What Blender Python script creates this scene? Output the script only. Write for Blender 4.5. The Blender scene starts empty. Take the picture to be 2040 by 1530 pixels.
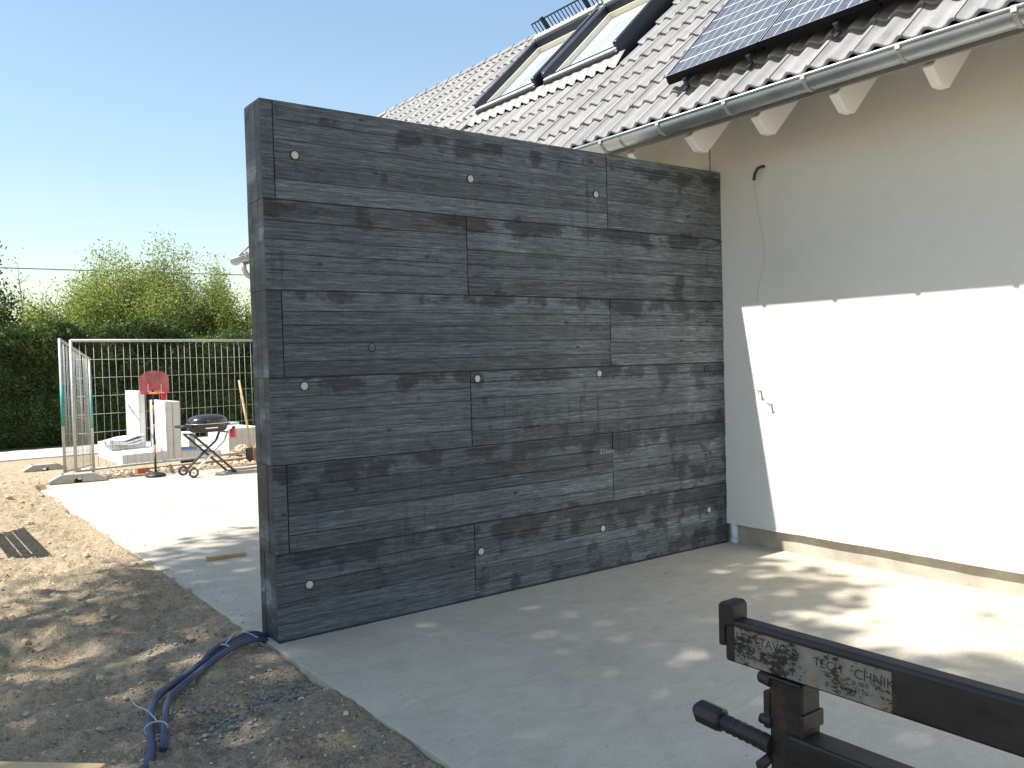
import bpy, math, random
import numpy as np
from mathutils import Vector, Matrix
R = math.radians
scene = bpy.context.scene
col = scene.collection

# ------------------------------------------------------------------ camera, light, exposure
# world axes: x runs along the dark wall towards the house, y along the house front away from the viewer, z up
CAM = Vector((-5.567, -4.593, 1.541))
cam_d = bpy.data.cameras.new('camera'); cam = bpy.data.objects.new('camera', cam_d); col.objects.link(cam)
cam_d.sensor_width = 36.0; cam_d.lens = 30.30; cam_d.clip_start = 0.05; cam_d.clip_end = 2000
def cam_axes(yaw, pitch, roll):
    f = Vector((-math.sin(yaw), math.cos(yaw), 0)); r = Vector((math.cos(yaw), math.sin(yaw), 0)); u = Vector((0, 0, 1))
    f, u = f*math.cos(pitch)+u*math.sin(pitch), u*math.cos(pitch)-f*math.sin(pitch)
    r, u = r*math.cos(roll)+u*math.sin(roll), u*math.cos(roll)-r*math.sin(roll)
    return r, u, f
_r, _u, _f = cam_axes(R(-36.638), R(-1.661), R(-1.544))
cam.matrix_world = Matrix(((_r.x, _u.x, -_f.x, CAM.x), (_r.y, _u.y, -_f.y, CAM.y), (_r.z, _u.z, -_f.z, CAM.z), (0, 0, 0, 1)))
scene.camera = cam

SUN = Vector((-0.69, 0.172, 1.0)).normalized()
world = bpy.data.worlds.new('World'); scene.world = world; world.use_nodes = True
wn = world.node_tree.nodes; wl = world.node_tree.links; wn.clear()
sky = wn.new('ShaderNodeTexSky'); sky.sky_type = 'NISHITA'; sky.sun_disc = False
sky.sun_elevation = math.asin(SUN.z); sky.sun_rotation = math.atan2(SUN.x, SUN.y)
sky.air_density = 1.55; sky.dust_density = 0.8; sky.ozone_density = 2.2; sky.altitude = 200
bg = wn.new('ShaderNodeBackground'); bg.inputs['Strength'].default_value = 0.098
wo = wn.new('ShaderNodeOutputWorld'); wl.new(sky.outputs[0], bg.inputs[0]); wl.new(bg.outputs[0], wo.inputs[0])
sd = bpy.data.lights.new('sun', 'SUN'); sd.energy = 4.8; sd.angle = R(0.55); sd.color = (1.0, 0.955, 0.895)
so = bpy.data.objects.new('sun', sd); col.objects.link(so); so.location = (-8, 2, 14)
so.rotation_euler = SUN.to_track_quat('Z', 'Y').to_euler()
vs = scene.view_settings; vs.view_transform = 'Standard'; vs.look = 'None'; vs.gamma = 1.0; vs.use_curve_mapping = False
vs.exposure = 0.98

# ------------------------------------------------------------------ helpers
def tag(o, label=None, cat=None, group=None, kind=None):
    if label: o['label'] = label
    if cat: o['category'] = cat
    if group: o['group'] = group
    if kind: o['kind'] = kind
    return o
def empty(name, loc=(0, 0, 0), rz=0.0):
    o = bpy.data.objects.new(name, None); col.objects.link(o); o.location = loc; o.rotation_euler = (0, 0, rz)
    o.empty_display_size = 0.1
    return o
def link(name, me, parent=None):
    o = bpy.data.objects.new(name, me); col.objects.link(o)
    if parent is not None: o.parent = parent
    return o
def copy_tree(o, parent=None):
    c = o.copy(); col.objects.link(c); c.parent = parent
    for ch in list(o.children): copy_tree(ch, c)
    return c

class MB:
    """collects shapes, builds ONE mesh object"""
    def __init__(s): s.v = []; s.f = []; s.sm = []
    def add(s, vs, fs, smooth=False):
        b = len(s.v); s.v += [tuple(v) for v in vs]; s.f += [tuple(i+b for i in f) for f in fs]; s.sm += [smooth]*len(fs); return s
    def box(s, a, b, M=None):
        x0, y0, z0 = a; x1, y1, z1 = b
        vs = [Vector(c) for c in ((x0,y0,z0),(x1,y0,z0),(x1,y1,z0),(x0,y1,z0),(x0,y0,z1),(x1,y0,z1),(x1,y1,z1),(x0,y1,z1))]
        if M is not None: vs = [M @ v for v in vs]
        return s.add(vs, [(0,3,2,1),(4,5,6,7),(0,1,5,4),(1,2,6,5),(2,3,7,6),(3,0,4,7)])
    def bar(s, p, q, w, h, up=(0, 0, 1)):
        p = Vector(p); q = Vector(q); d = (q-p); L = d.length; d.normalize(); up = Vector(up)
        side = d.cross(up)
        if side.length < 1e-4: side = d.cross(Vector((1, 0, 0)))
        side.normalize(); u2 = side.cross(d)
        M = Matrix(((d.x, side.x, u2.x, p.x), (d.y, side.y, u2.y, p.y), (d.z, side.z, u2.z, p.z), (0, 0, 0, 1)))
        return s.box((0, -w/2, -h/2), (L, w/2, h/2), M)
    def prism(s, poly, d, M=None):
        """poly: list of 3D points (planar, ccw), extruded by vector d"""
        n = len(poly); a = [Vector(p) for p in poly]; b = [p+Vector(d) for p in a]; vs = a+b
        if M is not None: vs = [M @ v for v in vs]
        fs = [tuple(reversed(range(n))), tuple(range(n, 2*n))]+[(i, (i+1) % n, n+(i+1) % n, n+i) for i in range(n)]
        return s.add(vs, fs)
    def tube(s, pts, r, n=8, caps=True, smooth=True):
        pts = [Vector(p) for p in pts]; m = len(pts); rr = r if isinstance(r, (list, tuple)) else [r]*m
        vs = []; fs = []; ref = None
        for i, p in enumerate(pts):
            t = (pts[min(i+1, m-1)]-pts[max(i-1, 0)])
            if t.length < 1e-9: t = Vector((0, 0, 1))
            t.normalize()
            if ref is None:
                ref = t.cross(Vector((0, 0, 1)))
                if ref.length < 0.05: ref = t.cross(Vector((1, 0, 0)))
            else: ref = ref - t*ref.dot(t)
            ref.normalize(); b = t.cross(ref)
            for k in range(n):
                a = 2*math.pi*k/n; vs.append(p+(ref*math.cos(a)+b*math.sin(a))*rr[i])
        for i in range(m-1):
            for k in range(n): fs.append((i*n+k, i*n+(k+1) % n, (i+1)*n+(k+1) % n, (i+1)*n+k))
        s.add(vs, fs, smooth)
        if caps:
            b0 = len(s.v)-len(vs)
            s.f += [tuple(b0+k for k in reversed(range(n))), tuple(b0+(m-1)*n+k for k in range(n))]; s.sm += [False, False]
        return s
    def lathe(s, prof, n=20, M=None, smooth=True, closed=False):
        vs = []; fs = []; m = len(prof)
        for (r, z) in prof:
            for k in range(n):
                a = 2*math.pi*k/n; v = Vector((r*math.cos(a), r*math.sin(a), z)); vs.append(M @ v if M is not None else v)
        for i in range(m if closed else m-1):
            j = (i+1) % m
            for k in range(n): fs.append((i*n+k, i*n+(k+1) % n, j*n+(k+1) % n, j*n+k))
        return s.add(vs, fs, smooth)
    def sheet(s, pts2d, fn, smooth=True): ...
    def mesh(s, name, mat):
        me = bpy.data.meshes.new(name); me.from_pydata(s.v, [], s.f); me.polygons.foreach_set('use_smooth', s.sm)
        if mat is not None: me.materials.append(mat)
        me.update(); return me
    def build(s, name, mat, parent=None, bevel=0.0, seg=2):
        o = link(name, s.mesh(name, mat), parent)
        if bevel:
            m = o.modifiers.new('bevel', 'BEVEL'); m.width = bevel; m.segments = seg; m.limit_method = 'ANGLE'; m.angle_limit = R(40)
        return o

def axis_M(o, d):
    """matrix with local z along d at o"""
    q = Vector(d).to_track_quat('Z', 'Y'); return Matrix.Translation(Vector(o)) @ q.to_matrix().to_4x4()

# value noise for terrain and shapes
_rs = np.random.RandomState(7); _lat = _rs.rand(256, 256)
def vnoise(x, y):
    x = np.asarray(x, float); y = np.asarray(y, float)
    xi = np.floor(x).astype(int); yi = np.floor(y).astype(int); fx = x-xi; fy = y-yi
    fx = fx*fx*(3-2*fx); fy = fy*fy*(3-2*fy); a = _lat[xi % 256, yi % 256]; b = _lat[(xi+1) % 256, yi % 256]
    c = _lat[xi % 256, (yi+1) % 256]; d = _lat[(xi+1) % 256, (yi+1) % 256]
    return (a*(1-fx)+b*fx)*(1-fy)+(c*(1-fx)+d*fx)*fy
def fbm(x, y, o=4, g=0.5):
    t = 0; amp = 1; n = 0
    for i in range(o):
        t = t+amp*vnoise(x*2**i+17.3*i, y*2**i+9.1*i); n += amp; amp *= g
    return t/n

# ------------------------------------------------------------------ materials
class NT:
    def __init__(s, name, rough=0.8, metallic=0.0, spec=0.5):
        m = bpy.data.materials.new(name); m.use_nodes = True; s.m = m; s.t = m.node_tree; s.n = s.t.nodes; s.l = s.t.links
        s.b = s.n['Principled BSDF']; s.b.inputs['Roughness'].default_value = rough; s.b.inputs['Metallic'].default_value = metallic
        s.b.inputs['Specular IOR Level'].default_value = spec
    def new(s, t, **kw):
        nd = s.n.new(t)
        for k, v in kw.items(): setattr(nd, k, v)
        return nd
    def put(s, sock, val):
        if hasattr(val, 'is_output'): s.l.new(val, sock)
        else: sock.default_value = val
    def coord(s, kind='Object'):
        if kind == 'Position': return s.new('ShaderNodeNewGeometry').outputs['Position']
        return s.new('ShaderNodeTexCoord').outputs[kind]
    def mapping(s, src, scale=(1, 1, 1), loc=(0, 0, 0), rot=(0, 0, 0)):
        m = s.new('ShaderNodeMapping'); s.l.new(src, m.inputs['Vector'])
        s.put(m.inputs['Scale'], scale); s.put(m.inputs['Location'], loc); s.put(m.inputs['Rotation'], rot); return m.outputs[0]
    def noise(s, src, scale=5, detail=4, rough=0.55, dist=0.0):
        n = s.new('ShaderNodeTexNoise'); s.l.new(src, n.inputs['Vector']); n.inputs['Scale'].default_value = scale
        n.inputs['Detail'].default_value = detail; n.inputs['Roughness'].default_value = rough; n.inputs['Distortion'].default_value = dist
        return n.outputs['Fac']
    def voro(s, src, scale=5, feature='F1', out='Distance', rand=1.0):
        n = s.new('ShaderNodeTexVoronoi', feature=feature); s.l.new(src, n.inputs['Vector']); n.inputs['Scale'].default_value = scale
        n.inputs['Randomness'].default_value = rand; return n.outputs[out]
    def ramp(s, src, stops, interp='LINEAR'):
        r = s.new('ShaderNodeValToRGB'); s.l.new(src, r.inputs[0]); cr = r.color_ramp; cr.interpolation = interp
        while len(cr.elements) < len(stops): cr.elements.new(0.5)
        for e, (p, c) in zip(cr.elements, stops):
            e.position = p; e.color = (c, c, c, 1) if isinstance(c, (int, float)) else (*c, 1)
        return r.outputs[0]
    def mix(s, a, b, fac=0.5, mode='MIX'):
        m = s.new('ShaderNodeMix', data_type='RGBA', blend_type=mode); s.put(m.inputs[0], fac)
        for i, v in ((6, a), (7, b)):
            if hasattr(v, 'is_output'): s.l.new(v, m.inputs[i])
            else: m.inputs[i].default_value = (*v, 1) if len(v) == 3 else v
        return m.outputs[2]
    def math(s, op, a, b=0.0, c=None):
        m = s.new('ShaderNodeMath', operation=op); s.put(m.inputs[0], a); s.put(m.inputs[1], b)
        if c is not None: s.put(m.inputs[2], c)
        return m.outputs[0]
    def sep(s, src):
        m = s.new('ShaderNodeSeparateXYZ'); s.l.new(src, m.inputs[0]); return m.outputs
    def rand(s): return s.new('ShaderNodeObjectInfo').outputs['Random']
    def col(s, v):
        i = s.b.inputs['Base Color']
        if hasattr(v, 'is_output'): s.l.new(v, i)
        else: i.default_value = (*v, 1)
    def rough(s, v): s.put(s.b.inputs['Roughness'], v)
    def bump(s, h, strength=0.3, dist=0.01, prev=None):
        b = s.new('ShaderNodeBump'); s.l.new(h, b.inputs['Height']); b.inputs['Strength'].default_value = strength
        b.inputs['Distance'].default_value = dist
        if prev is not None: s.l.new(prev, b.inputs['Normal'])
        s.l.new(b.outputs[0], s.b.inputs['Normal']); return b.outputs[0]

MAT = {}
def plain(name, c, rough=0.7, metallic=0.0, var=0.12, scale=14, bump=0.1, spec=0.5, dirt=None):
    m = NT(name, rough, metallic, spec); p = m.coord('Object')
    n = m.noise(p, scale, 4, 0.6)
    lo = tuple(x*(1-var) for x in c); hi = tuple(min(1, x*(1+var)) for x in c)
    cc = m.mix(lo, hi, m.ramp(n, [(0.3, 0.0), (0.7, 1.0)]))
    if dirt:
        n2 = m.noise(p, scale*0.35, 5, 0.65); cc = m.mix(cc, dirt, m.ramp(n2, [(0.5, 0.0), (0.72, 0.75)]))
    m.col(cc); m.rough(m.math('ADD', m.math('MULTIPLY', n, 0.16), rough-0.08))
    if bump: m.bump(m.noise(p, scale*6, 3), bump, 0.004)
    MAT[name] = m.m; return m.m

# dark board-marked concrete
def mat_concrete_dark(vertical=False):
    m = NT('dark_board_concrete'+('_end' if vertical else ''), 0.72, 0.0, 0.35); p = m.coord('Position')
    if vertical: p = m.mapping(p, rot=(0, R(90), 0))
    rnd = m.rand()
    off = m.new('ShaderNodeCombineXYZ'); m.put(off.inputs[0], m.math('MULTIPLY', rnd, 37.0)); m.put(off.inputs[2], m.math('MULTIPLY', rnd, 11.0))
    add = m.new('ShaderNodeVectorMath', operation='ADD'); m.l.new(p, add.inputs[0]); m.l.new(off.outputs[0], add.inputs[1]); po = add.outputs[0]
    # grain: long streaks
    warp = m.noise(m.mapping(po, (1.2, 1, 5)), 1.5, 3, 0.6)
    wv = m.new('ShaderNodeVectorMath', operation='MULTIPLY_ADD')
    cw = m.new('ShaderNodeCombineXYZ'); m.put(cw.inputs[2], m.math('MULTIPLY', warp, 0.05)); 
    add2 = m.new('ShaderNodeVectorMath', operation='ADD'); m.l.new(po, add2.inputs[0]); m.l.new(cw.outputs[0], add2.inputs[1]); pw = add2.outputs[0]
    g1 = m.noise(m.mapping(pw, (1.6, 1, 95)), 1.0, 4, 0.65)
    g2 = m.noise(m.mapping(pw, (5.0, 1, 260)), 1.0, 3, 0.6)
    speck = m.noise(po, 190, 2, 0.7)
    tone = m.ramp(rnd, [(0.0, 0.70), (0.3, 0.92), (1.0, 1.25)])
    base = m.ramp(g1, [(0.32, (0.026, 0.029, 0.032)), (0.48, (0.080, 0.086, 0.091)), (0.64, (0.165, 0.174, 0.181))])
    base = m.mix(base, m.ramp(speck, [(0.32, (0.035, 0.037, 0.039)), (0.68, (0.185, 0.19, 0.193))]), 0.38)
    c = m.mix(base, tone, 1.0, 'MULTIPLY')
    # damp darker patches with blocky outlines (own stains)
    xz = m.sep(p); zc = xz[0] if vertical else xz[2]; xc = xz[2] if vertical else xz[0]
    fr = m.math('FRACT', m.math('MULTIPLY', m.math('ADD', zc, 0.01), 2.03))            # 0 at each joint, 1 just below the next
    nearj = m.math('MAXIMUM', m.ramp(fr, [(0.0, 0.35), (0.10, 0.0)]), m.ramp(fr, [(0.66, 0.0), (0.90, 1.0)]))
    bl = m.noise(m.mapping(p, (5.2, 1, 5.0), (4.1, 0, 2.2)), 1.0, 3, 0.5)
    bl2 = m.noise(m.mapping(p, (24, 1, 110)), 1.0, 4, 0.7)
    bl3 = m.noise(m.mapping(p, (0.7, 1, 0.9), (2.3, 0, 6.1)), 1.0, 2, 0.5)
    wgt = m.math('ADD', m.math('MULTIPLY', xc, 0.022), m.math('MULTIPLY', zc, -0.030))
    patch = m.math('ADD', m.math('ADD', m.math('MULTIPLY', bl, 0.62), m.math('MULTIPLY', bl2, 0.20)), m.math('ADD', m.math('MULTIPLY', bl3, 0.24), m.math('ADD', m.math('MULTIPLY', nearj, 0.135), wgt)))
    pm = m.ramp(patch, [(0.530, 0.0), (0.565, 0.85), (0.65, 1.0)])
    c = m.mix(c, m.mix(c, (0.40, 0.40, 0.41), 1.0, 'MULTIPLY'), pm)
    sk = m.noise(m.mapping(p, (9, 1, 70), (1, 0, 9)), 1.0, 4, 0.7); c = m.mix(c, m.mix(c, m.ramp(sk, [(0.30, 0.55), (0.5, 1.0), (0.70, 1.7)]), 1.0, 'MULTIPLY'), 0.8)
    run = m.noise(m.mapping(p, (19, 1, 1.1)), 1.0, 3, 0.6); rg = m.noise(m.mapping(p, (1.3, 1, 1.6), (7.4, 0, 1.9)), 1.0, 2, 0.5)
    rm = m.math('MULTIPLY', m.ramp(run, [(0.55, 0.0), (0.62, 1.0)]), m.ramp(rg, [(0.56, 0.0), (0.64, 1.0)]))
    c = m.mix(c, m.mix(c, (0.70, 0.70, 0.71), 1.0, 'MULTIPLY'), rm)
    fb = m.noise(m.mapping(pw, (4.5, 1, 190), (3, 0, 1)), 1.0, 4, 0.65)
    c = m.mix(c, m.mix(c, (2.3, 2.3, 2.28), 1.0, 'MULTIPLY'), m.ramp(fb, [(0.57, 0.0), (0.70, 0.9)]))
    # thin dark checks along the grain
    ck = m.noise(m.mapping(pw, (3.0, 1, 120), (0, 0, 5)), 1.0, 2, 0.5)
    c = m.mix(c, m.mix(c, (0.40, 0.40, 0.41), 1.0, 'MULTIPLY'), m.ramp(ck, [(0.64, 0.0), (0.70, 1.0)]))
    # blotchy brightening, stronger towards the house: bounce light painted into the colour
    bounce_n = m.noise(m.mapping(p, (2.2, 1, 1.4), (9, 0, 3)), 1.0, 4, 0.6)
    xs = m.sep(p)
    w = m.ramp(m.math('ADD', m.math('MULTIPLY', xs[2 if vertical else 0], 0.20), 1.0), [(0.2, 0.0), (0.95, 0.60)])
    bounce_m = m.math('MULTIPLY', m.ramp(bounce_n, [(0.38, 0.15), (0.62, 1.0)]), w)
    c = m.mix(c, m.mix(c, (2.1, 2.06, 1.98), 1.0, 'MULTIPLY'), bounce_m)
    # knots
    kn = m.voro(m.mapping(po, (5.0, 1, 10)), 1.0, 'F1', 'Distance')
    km = m.ramp(kn, [(0.075, 1.0), (0.12, 0.0)])
    c = m.mix(c, (0.022, 0.023, 0.025), m.math('MULTIPLY', km, m.ramp(m.noise(p, 2.7, 2), [(0.42, 0.1), (0.6, 0.8)])))
    c = m.mix(c, (0.90, 0.965, 1.02), 1.0, 'MULTIPLY')
    # blow holes
    bh = m.voro(m.mapping(p, (34, 1, 34)), 1.0); bm_ = m.ramp(bh, [(0.05, 1.0), (0.085, 0.0)])
    gate = m.ramp(m.noise(p, 3.1, 2), [(0.52, 0.0), (0.6, 1.0)])
    c = m.mix(c, (0.012, 0.012, 0.013), m.math('MULTIPLY', bm_, gate))
    m.col(c); m.rough(m.ramp(pm, [(0, 0.74), (1, 0.58)]))
    b1 = m.bump(g2, 0.6, 0.005); b2 = m.bump(g1, 0.8, 0.010, b1); m.bump(m.math('SUBTRACT', speck, m.math('MULTIPLY', bm_, 2.0)), 0.25, 0.003, b2)
    return m.m
MAT['wall'] = mat_concrete_dark(); MAT['wall_end'] = mat_concrete_dark(True)
MAT['joint'] = plain('joint_concrete', (0.03, 0.031, 0.033), 0.9)

def mat_slab():
    m = NT('slab_concrete', 0.82, 0.0, 0.3); p = m.coord('Position')
    n1 = m.noise(p, 1.1, 5, 0.6); n2 = m.noise(m.mapping(p, (2.6, 4.2, 1), rot=(0, 0, R(24))), 1.3, 7, 0.72, 1.6)
    n3 = m.noise(p, 85, 3, 0.6)
    c = m.ramp(n1, [(0.3, (0.40, 0.378, 0.325)), (0.7, (0.49, 0.468, 0.41))])
    c = m.mix(c, m.ramp(n2, [(0.3, (0.32, 0.30, 0.255)), (0.52, (0.45, 0.428, 0.375)), (0.75, (0.56, 0.535, 0.48))]), 0.6)
    c = m.mix(c, m.ramp(n3, [(0.3, (0.25, 0.235, 0.20)), (0.7, (0.60, 0.57, 0.51))]), 0.24)
    st = m.noise(m.mapping(p, (0.7, 0.7, 1), (3, 8, 0)), 1.0, 5, 0.6)
    c = m.mix(c, m.mix(c, (0.86, 0.845, 0.82), 1.0, 'MULTIPLY'), m.ramp(st, [(0.48, 0.0), (0.68, 1.0)]))
    sp = m.voro(m.mapping(p, (9, 9, 1)), 1.0); c = m.mix(c, (0.12, 0.105, 0.085), m.math('MULTIPLY', m.ramp(sp, [(0.03, 1.0), (0.05, 0.0)]), 0.8))
    sw = m.noise(m.mapping(p, (1.4, 26, 1), rot=(0, 0, R(31))), 1.0, 4, 0.7, 1.5); c = m.mix(c, m.mix(c, (0.82, 0.81, 0.79), 1.0, 'MULTIPLY'), m.ramp(sw, [(0.54, 0.0), (0.72, 0.35)]))
    c = m.mix(c, (1.12, 1.07, 0.97), 1.0, 'MULTIPLY')
    m.col(c); b = m.bump(n2, 0.3, 0.006); m.bump(n3, 0.3, 0.003, b); return m.m
MAT['slab'] = mat_slab()

def mat_stucco():
    m = NT('white_render', 0.9, 0.0, 0.2); p = m.coord('Position')
    n = m.noise(p, 1.0, 4); g = m.noise(p, 160, 3, 0.6); g2 = m.voro(p, 240)
    c = m.ramp(n, [(0.3, (0.735, 0.72, 0.68)), (0.7, (0.775, 0.76, 0.72))])
    c = m.mix(c, m.ramp(g, [(0.35, (0.54, 0.53, 0.50)), (0.65, (0.84, 0.83, 0.79))]), 0.32)
    fl = m.noise(p, 6.5, 5, 0.65); c = m.mix(c, m.mix(c, (0.982, 0.98, 0.975), 1.0, 'MULTIPLY'), m.ramp(fl, [(0.45, 0.0), (0.65, 1.0)]))
    m.col(c); m.bump(m.math('ADD', g, m.math('MULTIPLY', g2, 0.6)), 0.55, 0.004); return m.m
MAT['stucco'] = mat_stucco()
MAT['plinth'] = plain('plinth_render', (0.40, 0.365, 0.295), 0.9, 0, 0.2, 5, 0.5, 0.2, dirt=(0.27, 0.23, 0.17))
MAT['white_wood'] = plain('white_painted_wood', (0.80, 0.795, 0.77), 0.5, 0, 0.04, 5, 0.06)
MAT['deck'] = plain('roof_boarding', (0.62, 0.60, 0.54), 0.7, 0, 0.08, 4, 0.1)

def mat_tile():
    m = NT('grey_concrete_tile', 0.62, 0.0, 0.45); p = m.coord('Object'); r = m.rand()
    n = m.noise(m.coord('Position'), 9, 4, 0.6); n2 = m.noise(m.coord('Position'), 120, 2)
    base = m.ramp(r, [(0.0, (0.185, 0.185, 0.184)), (0.5, (0.232, 0.231, 0.229)), (1.0, (0.280, 0.278, 0.274))])
    c = m.mix(base, m.mix(base, (0.78, 0.77, 0.75), 1.0, 'MULTIPLY'), m.ramp(n, [(0.35, 0.0), (0.7, 1.0)]))
    c = m.mix(c, m.ramp(n2, [(0.3, (0.16, 0.155, 0.15)), (0.7, (0.42, 0.41, 0.395))]), 0.24)
    ws = m.noise(m.mapping(m.coord('Position'), (2.0, 17, 2.0)), 1.0, 4, 0.65); c = m.mix(c, m.mix(c, (0.66, 0.65, 0.62), 1.0, 'MULTIPLY'), m.ramp(ws, [(0.54, 0.0), (0.70, 0.9)]))
    m.col(c); m.bump(n2, 0.2, 0.002); return m.m
MAT['tile'] = mat_tile()

def mat_zinc():
    m = NT('zinc', 0.42, 0.85, 0.5); p = m.coord('Position')
    n = m.noise(m.mapping(p, (3, 1.2, 3)), 2.0, 4); s = m.voro(p, 70, 'F1', 'Color')
    bw = m.new('ShaderNodeRGBToBW'); m.l.new(s, bw.inputs[0])
    c = m.ramp(n, [(0.3, (0.36, 0.405, 0.42)), (0.7, (0.52, 0.555, 0.565))]); c = m.mix(c, m.ramp(bw.outputs[0], [(0, (0.36, 0.40, 0.41)), (1, (0.58, 0.61, 0.62))]), 0.3)
    m.col(c); m.rough(m.ramp(n, [(0.3, 0.34), (0.7, 0.5)])); return m.m
MAT['zinc'] = mat_zinc()
MAT['galv'] = plain('galvanised_steel', (0.40, 0.41, 0.385), 0.55, 0.3, 0.15, 20, 0.05)
MAT['dark_clad'] = plain('dark_window_cladding', (0.028, 0.032, 0.044), 0.42, 0.3, 0.1, 8, 0.02)
MAT['lead_apron'] = plain('grey_pleated_apron', (0.25, 0.245, 0.235), 0.6, 0.1, 0.1, 20, 0.1)
MAT['cream'] = plain('cream_window_wood', (0.70, 0.66, 0.53), 0.55, 0, 0.05, 6, 0.03)
def mat_glass():
    m = NT('window_glass', 0.04, 0.0, 0.8); m.col((0.46, 0.52, 0.56)); m.rough(0.06)
    m.b.inputs['Coat Weight'].default_value = 0.6; m.b.inputs['Coat Roughness'].default_value = 0.03; return m.m
MAT['glass'] = mat_glass()
def mat_cell():
    m = NT('solar_cell', 0.3, 0.0, 0.6); p = m.coord('Object'); v = m.voro(m.coord('Position'), 26, 'F1', 'Color')
    bw = m.new('ShaderNodeRGBToBW'); m.l.new(v, bw.inputs[0])
    n = m.noise(m.coord('Position'), 34, 4, 0.7)
    c = m.ramp(bw.outputs[0], [(0.2, (0.060, 0.063, 0.074)), (0.8, (0.098, 0.102, 0.118))])
    c = m.mix(c, (0.20, 0.21, 0.24), m.ramp(n, [(0.56, 0.0), (0.72, 0.7)]))
    m.col(c); m.b.inputs['Coat Weight'].default_value = 0.15; m.b.inputs['Coat Roughness'].default_value = 0.3; return m.m
MAT['cell'] = mat_cell()
MAT['cell_back'] = plain('white_cell_backing', (0.66, 0.67, 0.68), 0.4, 0, 0.05)
MAT['alu'] = plain('aluminium', (0.66, 0.67, 0.68), 0.35, 0.8, 0.05)
MAT['blackmetal'] = plain('black_metal', (0.018, 0.018, 0.02), 0.42, 0.0, 0.3, 12, 0.08)
MAT['frame_shade'] = plain('shaded_frame', (0.008, 0.008, 0.009), 0.75, 0, 0.1, 10, 0, 0.15)  # shade on the sides of the silver panel frame, painted as black
MAT['black_plastic'] = plain('black_plastic', (0.02, 0.02, 0.021), 0.5, 0, 0.2, 12, 0.05)
def mat_beam():
    m = NT('worn_black_paint', 0.5, 0.0, 0.5); p = m.coord('Position')
    n = m.noise(p, 12, 6, 0.7); n2 = m.noise(m.mapping(p, (30, 8, 30)), 1.0, 5, 0.7)
    c = m.mix((0.006, 0.0058, 0.006), (0.018, 0.0175, 0.018), m.ramp(n2, [(0.35, 0.0), (0.7, 1.0)]))
    c = m.mix(c, (0.055, 0.022, 0.014), m.ramp(n, [(0.57, 0.0), (0.66, 0.8)]))
    sc = m.noise(m.mapping(p, (160, 14, 160), rot=(R(12), 0, 0)), 1.0, 3, 0.6); c = m.mix(c, (0.09, 0.085, 0.08), m.ramp(sc, [(0.70, 0.0), (0.76, 0.8)]))
    m.col(c); m.rough(m.ramp(n2, [(0.3, 0.42), (0.7, 0.62)])); m.bump(n, 0.3, 0.003); return m.m
MAT['beam'] = mat_beam()
def mat_sticker():
    m = NT('torn_sticker', 0.6, 0.0, 0.4); p = m.coord('Position')
    n = m.noise(p, 42, 5, 0.7); n2 = m.noise(p, 14, 4, 0.6)
    c = m.ramp(n2, [(0.3, (0.10, 0.095, 0.075)), (0.6, (0.20, 0.205, 0.18)), (0.8, (0.26, 0.275, 0.26))])
    c = m.mix(c, (0.30, 0.13, 0.05), m.ramp(n, [(0.58, 0.0), (0.66, 0.7)])); m.col(c)
    # torn areas are holes in the film
    tr = m.new('ShaderNodeBsdfTransparent'); ms = m.new('ShaderNodeMixShader')
    hole = m.ramp(m.math('ADD', m.math('MULTIPLY', n2, 0.5), m.math('MULTIPLY', m.noise(m.mapping(p, (1, 60, 120)), 1.0, 5, 0.75), 0.5)), [(0.440, 0.0), (0.465, 1.0)])
    out = m.n['Material Output']; m.l.new(hole, ms.inputs[0]); m.l.new(tr.outputs[0], ms.inputs[1]); m.l.new(m.b.outputs[0], ms.inputs[2]); m.l.new(ms.outputs[0], out.inputs[0]); return m.m
MAT['sticker'] = mat_sticker()
MAT['ink'] = plain('sticker_ink', (0.02, 0.02, 0.022), 0.7, 0, 0.1, 8, 0)
MAT['ink_orange'] = plain('sticker_orange_ink', (0.45, 0.14, 0.05), 0.7, 0, 0.1, 8, 0)
MAT['ink_green'] = plain('backboard_green_ink', (0.025, 0.17, 0.14), 0.6, 0, 0.1, 8, 0)
MAT['chalk'] = plain('chalk_mark', (0.42, 0.42, 0.41), 0.9, 0, 0.2, 60, 0)
MAT['plug'] = plain('tie_hole_plug', (0.50, 0.49, 0.45), 0.8, 0, 0.12, 30, 0.1)
MAT['blue_pipe'] = plain('blue_conduit_plastic', (0.055, 0.070, 0.120), 0.6, 0, 0.2, 9, 0.06, 0.5, dirt=(0.16, 0.15, 0.15))
MAT['string'] = plain('pale_string', (0.48, 0.45, 0.42), 0.8)
MAT['teal_tape'] = plain('teal_plastic', (0.03, 0.27, 0.24), 0.5)
MAT['foot_conc'] = plain('recycled_foot_concrete', (0.36, 0.35, 0.30), 0.9, 0, 0.18, 9, 0.5, 0.2)
MAT['lstone'] = plain('white_cast_concrete', (0.68, 0.675, 0.65), 0.85, 0, 0.06, 5, 0.2, 0.2)
MAT['foil'] = plain('white_plastic_sheet', (0.72, 0.74, 0.76), 0.35, 0, 0.05)
MAT['blue_bin'] = plain('pale_blue_plastic', (0.20, 0.38, 0.52), 0.45)
MAT['pine'] = plain('pine_wood', (0.56, 0.40, 0.215), 0.7, 0, 0.15, 10, 0.15, 0.2)
MAT['old_wood'] = plain('weathered_wood', (0.36, 0.27, 0.17), 0.85, 0, 0.2, 10, 0.2, 0.2)
MAT['orange'] = plain('orange_plastic', (0.75, 0.20, 0.05), 0.5, 0, 0.05)
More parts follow.
